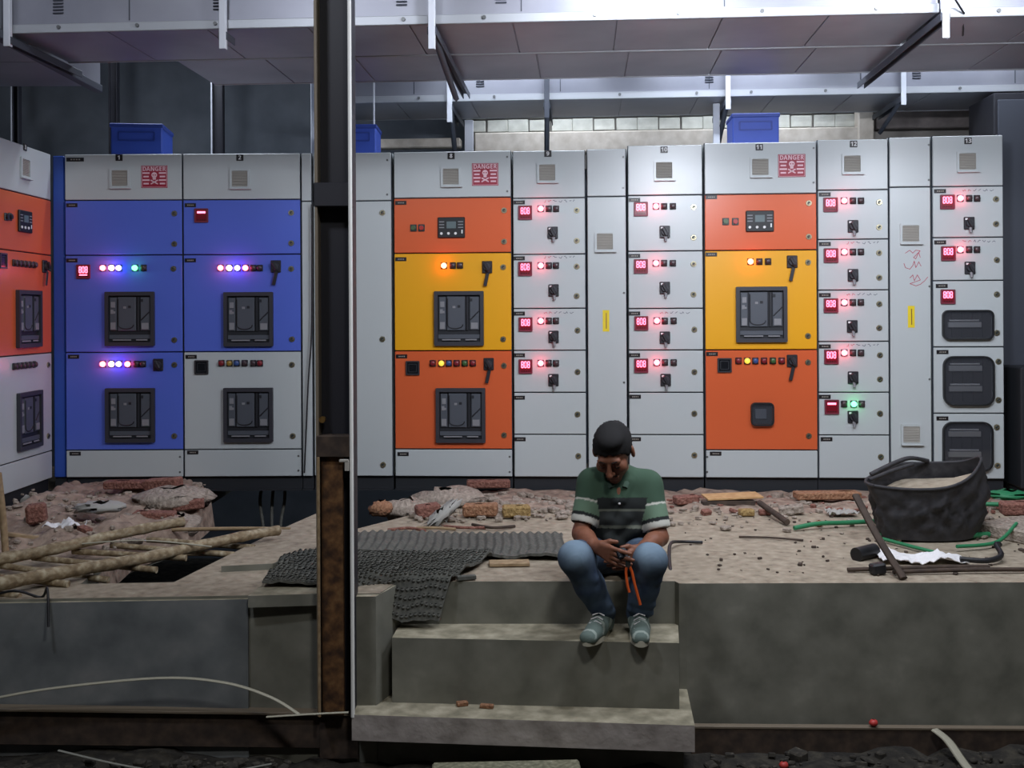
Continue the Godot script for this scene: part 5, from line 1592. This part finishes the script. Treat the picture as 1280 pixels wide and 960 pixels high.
func field(prims: Array, cell: float, colour: Callable, keep = null) -> Array:
	var lo := Vector3.ONE * 1e9
	var hi := -lo
	for p in prims:
		if p.cut: continue
		if p.has("a"):
			var r: float = maxf(p.ra, p.rb)
			lo = lo.min((p.a as Vector3).min(p.b) - Vector3.ONE * r)
			hi = hi.max((p.a as Vector3).max(p.b) + Vector3.ONE * r)
		else:
			lo = lo.min(p.c - Vector3.ONE * p.m)
			hi = hi.max(p.c + Vector3.ONE * p.m)
	lo -= Vector3.ONE * cell * 3.0
	hi += Vector3.ONE * cell * 3.0
	var n := Vector3i(((hi - lo) / cell).ceil())
	var f := PackedFloat32Array()
	f.resize(n.x * n.y * n.z)
	f.fill(1.0)
	for p in prims:
		var k: float = p.k
		var cut: bool = p.cut
		var isb: bool = p.has("a")
		var m := cell * 2.5 + k
		var bl: Vector3
		var bh: Vector3
		if isb:
			var r: float = maxf(p.ra, p.rb)
			bl = (p.a as Vector3).min(p.b) - Vector3.ONE * (r + m)
			bh = (p.a as Vector3).max(p.b) + Vector3.ONE * (r + m)
		else:
			bl = p.c - Vector3.ONE * (p.m + m)
			bh = p.c + Vector3.ONE * (p.m + m)
		var i0 := Vector3i(((bl - lo) / cell).floor()).clamp(Vector3i.ZERO, n - Vector3i.ONE)
		var i1 := Vector3i(((bh - lo) / cell).ceil()).clamp(Vector3i.ZERO, n - Vector3i.ONE)
		var a := Vector3.ZERO
		var ab := Vector3.ZERO
		var inv_l := 0.0
		var ra := 0.0
		var dr := 0.0
		var c := Vector3.ZERO
		var rr := Vector3.ONE
		var inv := Basis()
		if isb:
			a = p.a
			ab = p.b - p.a
			inv_l = 1.0 / maxf(ab.length_squared(), 1e-9)
			ra = p.ra
			dr = p.rb - p.ra
		else:
			c = p.c
			rr = p.r
			inv = p.inv
		for z in range(i0.z, i1.z + 1):
			for y in range(i0.y, i1.y + 1):
				var id := (z * n.y + y) * n.x + i0.x
				for x in range(i0.x, i1.x + 1):
					var q := lo + Vector3(x, y, z) * cell
					var d: float
					if isb:
						var t := clampf((q - a).dot(ab) * inv_l, 0.0, 1.0)
						d = (q - a - ab * t).length() - ra - dr * t
					else:
						var l := inv * (q - c)
						var k0 := (l / rr).length()
						var k1 := (l / (rr * rr)).length()
						d = k0 * (k0 - 1.0) / maxf(k1, 1e-6)
					var o := f[id]
					if cut:
						var h := clampf(0.5 - 0.5 * (o + d) / k, 0.0, 1.0)
						f[id] = lerpf(o, -d, h) + k * h * (1.0 - h)
					elif o > 0.9:
						f[id] = d
					else:
						var h := clampf(0.5 + 0.5 * (d - o) / k, 0.0, 1.0)
						f[id] = lerpf(d, o, h) - k * h * (1.0 - h)
					id += 1
	if keep != null:
		for z in n.z:
			for y in n.y:
				for x in n.x:
					var id := (z * n.y + y) * n.x + x
					if f[id] < 0.9: f[id] = maxf(f[id], keep.call(lo + Vector3(x, y, z) * cell))
	var at := PackedInt32Array()
	at.resize(f.size())
	at.fill(-1)
	var vs := PackedVector3Array()
	var ns := PackedVector3Array()
	var ix := PackedInt32Array()
	var off := [0, 1, n.x, n.x + 1, n.x * n.y, n.x * n.y + 1, n.x * n.y + n.x, n.x * n.y + n.x + 1]
	var cp := [Vector3(0, 0, 0), Vector3(1, 0, 0), Vector3(0, 1, 0), Vector3(1, 1, 0), Vector3(0, 0, 1), Vector3(1, 0, 1), Vector3(0, 1, 1), Vector3(1, 1, 1)]
	var eg := [[0, 1], [2, 3], [4, 5], [6, 7], [0, 2], [1, 3], [4, 6], [5, 7], [0, 4], [1, 5], [2, 6], [3, 7]]
	for z in n.z - 1:
		for y in n.y - 1:
			for x in n.x - 1:
				var id := (z * n.y + y) * n.x + x
				if absf(f[id]) > cell * 2.2: continue
				var s := 0
				for k in 8:
					if f[id + off[k]] < 0.0: s += 1
				if s == 0 or s == 8: continue
				var sum := Vector3.ZERO
				var cnt := 0
				for e in eg:
					var d0 := f[id + off[e[0]]]
					var d1 := f[id + off[e[1]]]
					if (d0 < 0.0) == (d1 < 0.0): continue
					sum += (cp[e[0]] as Vector3).lerp(cp[e[1]], d0 / (d0 - d1))
					cnt += 1
				at[id] = vs.size()
				vs.append(lo + (Vector3(x, y, z) + sum / cnt) * cell)
				ns.append(Vector3.ZERO)
	var st := [1, n.x, n.x * n.y]
	for z in range(1, n.z - 1):
		for y in range(1, n.y - 1):
			for x in range(1, n.x - 1):
				var id := (z * n.y + y) * n.x + x
				var d0 := f[id]
				if absf(d0) > cell * 1.5: continue
				for ax in 3:
					var d1 := f[id + st[ax]]
					if (d0 < 0.0) == (d1 < 0.0): continue
					var u: int = st[(ax + 1) % 3]
					var v: int = st[(ax + 2) % 3]
					var q := [at[id], at[id - u], at[id - u - v], at[id - v]]
					if q.has(-1): continue
					if d0 < 0.0: ix.append_array([q[0], q[1], q[2], q[0], q[2], q[3]])
					else: ix.append_array([q[0], q[2], q[1], q[0], q[3], q[2]])
	for i in range(0, ix.size(), 3):
		var nn := (vs[ix[i + 2]] - vs[ix[i]]).cross(vs[ix[i + 1]] - vs[ix[i]])
		for k in 3: ns[ix[i + k]] += nn
	var cs := PackedColorArray()
	for i in vs.size():
		ns[i] = ns[i].normalized()
		cs.append(colour.call(vs[i]))
	return [vs, ns, cs, ix]

func body_mesh(pieces: Array, m: Material) -> ArrayMesh:
	var vs := PackedVector3Array()
	var ns := PackedVector3Array()
	var cs := PackedColorArray()
	var ix := PackedInt32Array()
	for p in pieces:
		var base := vs.size()
		vs.append_array(p[0])
		ns.append_array(p[1])
		cs.append_array(p[2])
		for i in p[3]: ix.append(i + base)
	var arr := []
	arr.resize(Mesh.ARRAY_MAX)
	arr[Mesh.ARRAY_VERTEX] = vs
	arr[Mesh.ARRAY_NORMAL] = ns
	arr[Mesh.ARRAY_COLOR] = cs
	arr[Mesh.ARRAY_INDEX] = ix
	var mesh := ArrayMesh.new()
	mesh.add_surface_from_arrays(Mesh.PRIMITIVE_TRIANGLES, arr)
	mesh.surface_set_material(0, m)
	return mesh

func lin(r: int, g: int, b: int) -> Color:
	return Color8(r, g, b).srgb_to_linear()

func hand(wrist: Vector3, d: Vector3, thumb: Vector3, palm: Vector3, curls: Array, spread: float, thumb_curl: float) -> Array:
	d = d.normalized()
	thumb = (thumb - d * thumb.dot(d)).normalized()
	palm = (palm - d * palm.dot(d) - thumb * palm.dot(thumb)).normalized()
	var out := [bone(wrist - d * 0.03, wrist + d * 0.01, 0.025, 0.024, 0.015)]
	for i in 4:
		var s := 0.03 - i * 0.02
		var k := wrist + d * (0.086 - absf(i - 1.2) * 0.004) + thumb * s
		out.append(bone(wrist + thumb * s * 0.55 + d * 0.008, k, 0.016, 0.0115, 0.014))
		var len: float = [0.043, 0.048, 0.045, 0.036][i]
		var ang: float = curls[i]
		var p: Vector3 = k
		var dir := (d + thumb * spread * (1.2 - i) * 0.4).normalized()
		for j in 3:
			dir = dir.rotated(thumb, 0.0) if false else (dir * cos(ang) + palm * sin(ang) * 1.0).normalized()
			var q: Vector3 = p + dir * len * [1.0, 0.66, 0.55][j]
			out.append(bone(p, q, [0.0098, 0.0092, 0.0085][j], [0.0092, 0.0085, 0.0072][j], 0.005))
			p = q
			ang = curls[i] * [1.1, 0.8, 0.8][j]
	var b := wrist + d * 0.024 + thumb * 0.022
	var td := (d * 0.75 + thumb * 0.6 + palm * 0.35).normalized()
	var m := b + td * 0.042
	out.append(bone(wrist + d * 0.012 + thumb * 0.008, b, 0.018, 0.016, 0.012))
	out.append(bone(b, m, 0.0145, 0.0115, 0.008))
	var td2 := (td + d * 0.5 + palm * thumb_curl - thumb * 0.3).normalized()
	out.append(bone(m, m + td2 * 0.032, 0.011, 0.0085, 0.005))
	return out

func build_person() -> void:
	var base := V(0.49, 0.0, 5.12)
	var t := thing("person", base, 0.0, "man in striped green polo shirt and jeans sitting on the steps, head bent", "person")
	var P := func(x: float, y: float, d: float) -> Vector3: return V(x, y, d) - base
	var pelvis: Vector3 = P.call(0.49, 0.12, 5.2)
	var belly: Vector3 = P.call(0.495, 0.26, 5.14)
	var chest: Vector3 = P.call(0.5, 0.385, 5.09)
	var neck: Vector3 = P.call(0.487, 0.485, 5.07)
	var shR: Vector3 = P.call(0.372, 0.452, 5.07)
	var shL: Vector3 = P.call(0.632, 0.442, 5.07)
	var elR: Vector3 = P.call(0.312, 0.232, 4.99)
	var elL: Vector3 = P.call(0.678, 0.212, 4.99)
	var wrR: Vector3 = P.call(0.372, 0.212, 4.80)
	var wrL: Vector3 = P.call(0.563, 0.19, 4.82)
	var hipR: Vector3 = P.call(0.41, 0.105, 5.16)
	var hipL: Vector3 = P.call(0.575, 0.105, 5.16)
	var knR: Vector3 = P.call(0.272, 0.172, 4.76)
	var knL: Vector3 = P.call(0.603, 0.158, 4.76)
	var anR: Vector3 = P.call(0.408, -0.1, 4.88)
	var anL: Vector3 = P.call(0.562, -0.105, 4.88)
	var head: Vector3 = P.call(0.464, 0.607, 4.985)
	var hb := Basis(Vector3.UP, -0.34) * Basis(Vector3.BACK, 0.04) * Basis(Vector3.RIGHT, 0.62)
	var H := func(x: float, y: float, z: float) -> Vector3: return head + hb * (Vector3(x, y, z) * 1.06)
	var flesh := func(_p: Vector3) -> Color: return Color.WHITE
	# --- body: trunk and limbs, then head and hands on finer grids
	var trunk := [bone(pelvis, belly, 0.1, 0.09, 0.04), bone(belly, chest, 0.09, 0.1, 0.04), bone(chest, neck, 0.09, 0.06, 0.04), bone(shR, shL, 0.05, 0.05, 0.04), bone(neck, H.call(0, -0.05, -0.03), 0.056, 0.052, 0.03),
		bone(shR, elR, 0.048, 0.038, 0.03), bone(elR, elR.lerp(wrR, 0.35), 0.038, 0.041, 0.02), bone(elR.lerp(wrR, 0.35), wrR, 0.041, 0.026, 0.02),
		bone(shL, elL, 0.048, 0.038, 0.03), bone(elL, elL.lerp(wrL, 0.35), 0.038, 0.041, 0.02), bone(elL.lerp(wrL, 0.35), wrL, 0.041, 0.026, 0.02),
		bone(hipR, knR, 0.07, 0.05, 0.03), bone(knR, anR, 0.05, 0.036, 0.03), bone(hipL, knL, 0.07, 0.05, 0.03), bone(knL, anL, 0.05, 0.036, 0.03)]
	var face := [ball(H.call(0, 0.03, -0.012), Vector3(0.08, 0.09, 0.1), hb, 0.03), ball(H.call(0, -0.045, 0.02), Vector3(0.06, 0.076, 0.07), hb, 0.03), ball(H.call(0, -0.1, 0.06), Vector3(0.028, 0.022, 0.024), hb, 0.02),
		bone(H.call(-0.04, 0.024, 0.082), H.call(0.04, 0.024, 0.082), 0.013, 0.013, 0.015), bone(H.call(0, 0.008, 0.092), H.call(0, -0.03, 0.116), 0.009, 0.0145, 0.01), bone(H.call(-0.013, -0.035, 0.1), H.call(0.013, -0.035, 0.1), 0.0095, 0.0095, 0.008),
		ball(H.call(-0.042, -0.022, 0.062), Vector3.ONE * 0.028, hb, 0.02), ball(H.call(0.042, -0.022, 0.062), Vector3.ONE * 0.028, hb, 0.02),
		ball(H.call(-0.033, 0.003, 0.1), Vector3(0.016, 0.008, 0.012), hb, 0.008, true), ball(H.call(0.033, 0.003, 0.1), Vector3(0.016, 0.008, 0.012), hb, 0.008, true),
		ball(H.call(-0.033, 0.002, 0.082), Vector3.ONE * 0.0125, hb, 0.004), ball(H.call(0.033, 0.002, 0.082), Vector3.ONE * 0.0125, hb, 0.004),
		bone(H.call(-0.022, -0.064, 0.084), H.call(0.022, -0.064, 0.084), 0.0085, 0.0085, 0.006), bone(H.call(-0.018, -0.079, 0.082), H.call(0.018, -0.079, 0.082), 0.009, 0.009, 0.006),
		ball(H.call(-0.083, -0.004, -0.012), Vector3(0.011, 0.034, 0.02), hb * Basis(Vector3.UP, -0.35), 0.006), ball(H.call(0.083, -0.004, -0.012), Vector3(0.011, 0.034, 0.02), hb * Basis(Vector3.UP, 0.35), 0.006),
		bone(neck + (H.call(0, -0.05, -0.03) - neck) * 0.5, H.call(0, -0.05, -0.02), 0.054, 0.05, 0.025)]
	var hr := hand(wrR, Vector3(0.62, -0.24, 0.62), Vector3(0.1, 1, 0.2), Vector3(0.75, -0.1, -0.6), [0.12, 0.16, 0.22, 0.3], 0.2, 0.2)
	var hl := hand(wrL, Vector3(-0.6, -0.3, 0.62), Vector3(-0.15, 1, 0.25), Vector3(-0.7, -0.3, -0.6), [0.5, 0.55, 0.6, 0.62], 0.2, 0.3)
	put(t, "body", body_mesh([field(trunk, 0.011, flesh), field(face, 0.0045, flesh), field(hr, 0.0034, flesh), field(hl, 0.0034, flesh)], M.skin))
	# --- hair, eyebrows, moustache and eyes
	var hc: Vector3 = H.call(0, 0.036, -0.018)
	var hn := FastNoiseLite.new()
	hn.seed = 8
	hn.frequency = 28.0
	var hairline := func(p: Vector3) -> float:
		var l: Vector3 = hb.transposed() * (p - head)
		var side := smoothstep(0.05, 0.075, absf(l.x)) * smoothstep(0.06, 0.0, l.z) * 0.03
		return -(l.y - 0.006 - 0.6 * l.z + side + 0.007 * hn.get_noise_2d(l.x, l.z)) * 0.8
	var nz := FastNoiseLite.new()
	nz.seed = 3
	nz.frequency = 45.0
	var hair := field([ball(hc, Vector3(0.0895, 0.1, 0.112), hb, 0.01), ball(H.call(0.01, 0.1, 0.03), Vector3(0.06, 0.035, 0.06), hb, 0.02)], 0.0055, flesh, hairline)
	var hv: PackedVector3Array = hair[0]
	for i in hv.size(): hv[i] += (hair[1][i] as Vector3) * nz.get_noise_3dv(hv[i]) * 0.0075
	hair[0] = hv
	put(t, "hair", body_mesh([hair], M.hair))
	var br := S()
	for s in [-1.0, 1.0]: tube(br, [H.call(s * 0.014, 0.026, 0.0985), H.call(s * 0.034, 0.031, 0.095), H.call(s * 0.054, 0.024, 0.078)], [0.002, 0.003, 0.0015], 6)
	tube(br, [H.call(-0.026, -0.056, 0.088), H.call(0, -0.05, 0.096), H.call(0.026, -0.056, 0.088)], [0.002, 0.0035, 0.002], 6)
	part(t, "eyebrows", [br, M.hair])
	var ey := S()
	for s in [-1.0, 1.0]: tube(ey, [H.call(s * 0.022, -0.002, 0.0915), H.call(s * 0.033, -0.006, 0.0945), H.call(s * 0.045, -0.002, 0.089)], 0.0014, 5)
	part(t, "eyelashes", [ey, M.eye])
	# --- shirt
	var endR := shR.lerp(elR, 0.72)
	var endL := shL.lerp(elL, 0.76)
	var shirt := [bone(P.call(0.43, 0.13, 5.17), P.call(0.56, 0.13, 5.17), 0.112, 0.112, 0.04), bone(P.call(0.44, 0.25, 5.12), P.call(0.565, 0.245, 5.12), 0.106, 0.106, 0.06), bone(P.call(0.425, 0.365, 5.09), P.call(0.58, 0.355, 5.09), 0.108, 0.108, 0.06),
		bone(shR, neck + Vector3(0, -0.01, -0.01), 0.064, 0.068, 0.05), bone(neck + Vector3(0, -0.01, -0.01), shL, 0.068, 0.064, 0.05), bone(shR, endR, 0.066, 0.06, 0.035), bone(shL, endL, 0.066, 0.062, 0.035),
		bone(neck + Vector3(-0.05, -0.02, 0.05), neck + Vector3(-0.02, -0.1, 0.085), 0.02, 0.014, 0.02), bone(neck + Vector3(0.05, -0.02, 0.05), neck + Vector3(0.02, -0.1, 0.085), 0.02, 0.014, 0.02)]
	# folds across the front
	for q in [[-0.06, 0.3, 0.02, 0.27], [0.03, 0.31, -0.04, 0.22], [0.07, 0.24, 0.0, 0.19], [-0.05, 0.2, 0.03, 0.16]]:
		shirt.append(bone(P.call(0.495 + q[0], q[1], 5.01), P.call(0.495 + q[2], q[3], 5.03), 0.02, 0.014, 0.03))
	var green := lin(62, 88, 70)
	var sage := lin(110, 136, 114)
	var dark := lin(34, 40, 42)
	var slate := lin(60, 66, 66)
	var pale := lin(206, 206, 196)
	var line := lin(118, 124, 112)
	var dye_and_shade := func(p: Vector3) -> Color:
		var w := p + base
		for arm in [[shR, endR, -1.0], [shL, endL, 1.0]]:
			var ab: Vector3 = arm[1] - arm[0]
			var tt: float = (p - arm[0]).dot(ab) / ab.length_squared()
			var dist: float = (p - arm[0] - ab * clampf(tt, 0, 1.5)).length()
			if tt > 0.1 and dist < 0.072 and (w.x < 0.425 if arm[2] < 0.0 else w.x > 0.58):
				if tt < 0.5: return green
				if tt < 0.55: return pale
				if tt < 0.86: return sage
				if tt < 0.95: return dark
				if tt < 1.12: return pale
				if tt < 1.28: return dark
				return pale
		if w.y > 0.40: return green
		if w.y > 0.345: return dark  # dark chest band: shade under the head, put into the shirt colour
		if w.y > 0.335: return line
		if w.y > 0.268: return slate
		if w.y > 0.254: return line
		return dark
	var cutcuff := func(p: Vector3) -> float:
		var a := (p - endR).dot((endR - shR).normalized()) - 0.022
		var b := (p - endL).dot((endL - shL).normalized()) - 0.022
		if p.x + base.x < 0.36 and p.distance_to(endR) < 0.12: return a
		if p.x + base.x > 0.62 and p.distance_to(endL) < 0.12: return b
		return -1.0
	put(t, "polo_shirt", body_mesh([field(shirt, 0.0052, dye_and_shade, cutcuff)], M.cloth))
	var co := S()
	for s in [-1.0, 1.0]: tube(co, spline([neck + Vector3(0, 0.035, -0.055), neck + Vector3(s * 0.058, 0.03, -0.01), neck + Vector3(s * 0.055, 0.01, 0.045), neck + Vector3(s * 0.03, -0.04, 0.085)]), 0.014, 7, 0.5)
	part(t, "collar", [co, fabric("collar", 70, 92, 78)])
	var bn := S()
	ellipsoid(bn, P.call(0.49, 0.372, 4.972), Vector3.ONE * 0.006, Basis(), 8, 6)
	part(t, "button", [bn, M.paper])
	# --- jeans
	var jeans := [bone(P.call(0.425, 0.1, 5.2), P.call(0.56, 0.1, 5.2), 0.1, 0.1, 0.04), bone(hipR, knR, 0.09, 0.07, 0.05), bone(knR, knR.lerp(anR, 0.5), 0.07, 0.064, 0.03), bone(knR.lerp(anR, 0.5), anR, 0.064, 0.054, 0.03),
		bone(hipL, knL, 0.09, 0.072, 0.05), bone(knL, knL.lerp(anL, 0.5), 0.072, 0.064, 0.03), bone(knL.lerp(anL, 0.5), anL, 0.064, 0.054, 0.03)]
	for q in [[knR, anR, 0.9], [knR, anR, 0.78], [knR, anR, 0.3], [knL, anL, 0.9], [knL, anL, 0.75], [knL, anL, 0.28]]:
		var c: Vector3 = (q[0] as Vector3).lerp(q[1], q[2])
		jeans.append(bone(c + Vector3(-0.04, 0.008, 0.04), c + Vector3(0.045, -0.012, 0.038), 0.02, 0.017, 0.02))
	var jn := FastNoiseLite.new()
	jn.seed = 12
	jn.frequency = 9.0
	var denim := func(p: Vector3) -> Color:
		var knee_pale := 0.0
		for kq in [knR, knL]: knee_pale = maxf(knee_pale, smoothstep(0.12, 0.03, (p - kq - Vector3(0, 0.05, 0.03)).length()))  # cloth gets paler over the top of each knee
		var v := clampf(knee_pale * 0.8 + jn.get_noise_3dv(p) * 0.25 + 0.12, 0.0, 1.0)
		return lin(44, 60, 84).lerp(lin(128, 150, 168), v)
	put(t, "jeans", body_mesh([field(jeans, 0.009, denim)], M.cloth))
	# --- shoes
	for s in [[anR, P.call(0.422, -0.15, 4.93), P.call(0.375, -0.155, 4.81), P.call(0.325, -0.166, 4.71)], [anL, P.call(0.566, -0.15, 4.93), P.call(0.562, -0.155, 4.81), P.call(0.553, -0.166, 4.70)]]:
		var heel: Vector3 = s[1]
		var mid: Vector3 = s[2]
		var toe: Vector3 = s[3]
		var fwd := (toe - heel)
		fwd.y = 0
		fwd = fwd.normalized()
		var sd := Vector3(-fwd.z, 0, fwd.x)
		var sh := [bone(heel, mid, 0.038, 0.036, 0.02), bone(mid + sd * 0.012, toe + sd * 0.012, 0.034, 0.027, 0.02), bone(mid - sd * 0.012, toe - sd * 0.012, 0.034, 0.027, 0.02), bone((s[0] as Vector3) + Vector3(0, -0.01, 0), heel.lerp(mid, 0.3), 0.046, 0.042, 0.03), bone((s[0] as Vector3).lerp(mid, 0.4) + Vector3(0, 0.0, 0.0), mid.lerp(toe, 0.3) + Vector3(0, 0.016, 0), 0.034, 0.026, 0.03)]
		var upper := lin(104, 120, 114)
		var trim := lin(160, 172, 164)
		var leather := func(p: Vector3) -> Color:
			var along := (p - heel).dot(fwd)
			if fmod(absf(along + p.y * 0.6), 0.07) < 0.016 and p.y > -0.165: return trim
			return upper
		var shoe := put(t, "shoe", body_mesh([field(sh, 0.006, leather, func(p: Vector3) -> float: return -0.183 - p.y)], M.cloth), Vector3.ZERO, "grey green sports shoe")
		var so := S()
		var outline := []
		for i in 24:
			var a := TAU * i / 24.0
			var wdt := 0.043 + 0.008 * cos(a)
			outline.append(heel.lerp(toe, 0.52) + fwd * cos(a) * (0.142) + sd * sin(a) * wdt)
		for i in 24:
			var a: Vector3 = outline[i]
			var b: Vector3 = outline[(i + 1) % 24]
			a.y = 0
			b.y = 0
			var cc := heel.lerp(toe, 0.52)
			cc.y = 0
			var y0 := Vector3(0, -0.197, 0)
			var y1 := Vector3(0, -0.17, 0)
			tri(so, cc + y0, a + y0, b + y0, Vector3.DOWN)
			tri(so, cc + y1, a + y1, b + y1, Vector3.UP)
			quad_n(so, a + y0, b + y0, b + y1, a + y1, (a - cc).normalized(), (b - cc).normalized(), (b - cc).normalized(), (a - cc).normalized())
		part(shoe, "sole", [so, fabric("sole_pale", 186, 182, 164)])
		var la := S()
		for k in 4:
			var c := (s[0] as Vector3).lerp(toe, 0.34 + k * 0.1) + Vector3(0, 0.034 - k * 0.007, 0.012)
			tube(la, [c - sd * 0.026 + Vector3(0, -0.006, 0), c + Vector3(0, 0.004, 0), c + sd * 0.026 + fwd * 0.012 + Vector3(0, -0.006, 0)], 0.0032, 5)
		part(shoe, "laces", [la, M.paper])
	# --- what he holds
	var ph := S()
	box(ph, Vector3.ZERO, Vector3(0.045, 0.05, 0.02), 0.004, Basis(Vector3.UP, 0.4) * Basis(Vector3.RIGHT, -0.7))
	tag(part(self, "dark_connector", [ph, M.phone], V(0.474, 0.2, 4.715)), "small dark green connector held between the man's fingertips", "connector")
	var pl := thing("pliers", V(0.5, 0.12, 4.705), 0.0, "pair of pliers with orange handles hanging from the man's hand", "pliers")
	for s in [-1.0, 1.0]:
		var hs := S()
		tube(hs, spline([Vector3(s * 0.004, 0.03, 0), Vector3(s * 0.013 + 0.004, 0.0, 0.0), Vector3(s * 0.016 + 0.012, -0.05, 0.004), Vector3(s * 0.012 + (0.04 if s > 0 else 0.016), -0.14 if s > 0 else -0.085, 0.006)]), 0.0062, 8)
		part(pl, "handle", [hs, M.pliers_orange])
	var jw := S()
	box(jw, Vector3(0, 0.045, 0), Vector3(0.022, 0.05, 0.012), 0.003)
	part(pl, "jaws", [jw, M.lock_dark])

func fabric(called: String, r: int, g: int, b: int) -> StandardMaterial3D:
	if not M.has(called): plain(called, r, g, b, 0.9)
	return M[called]
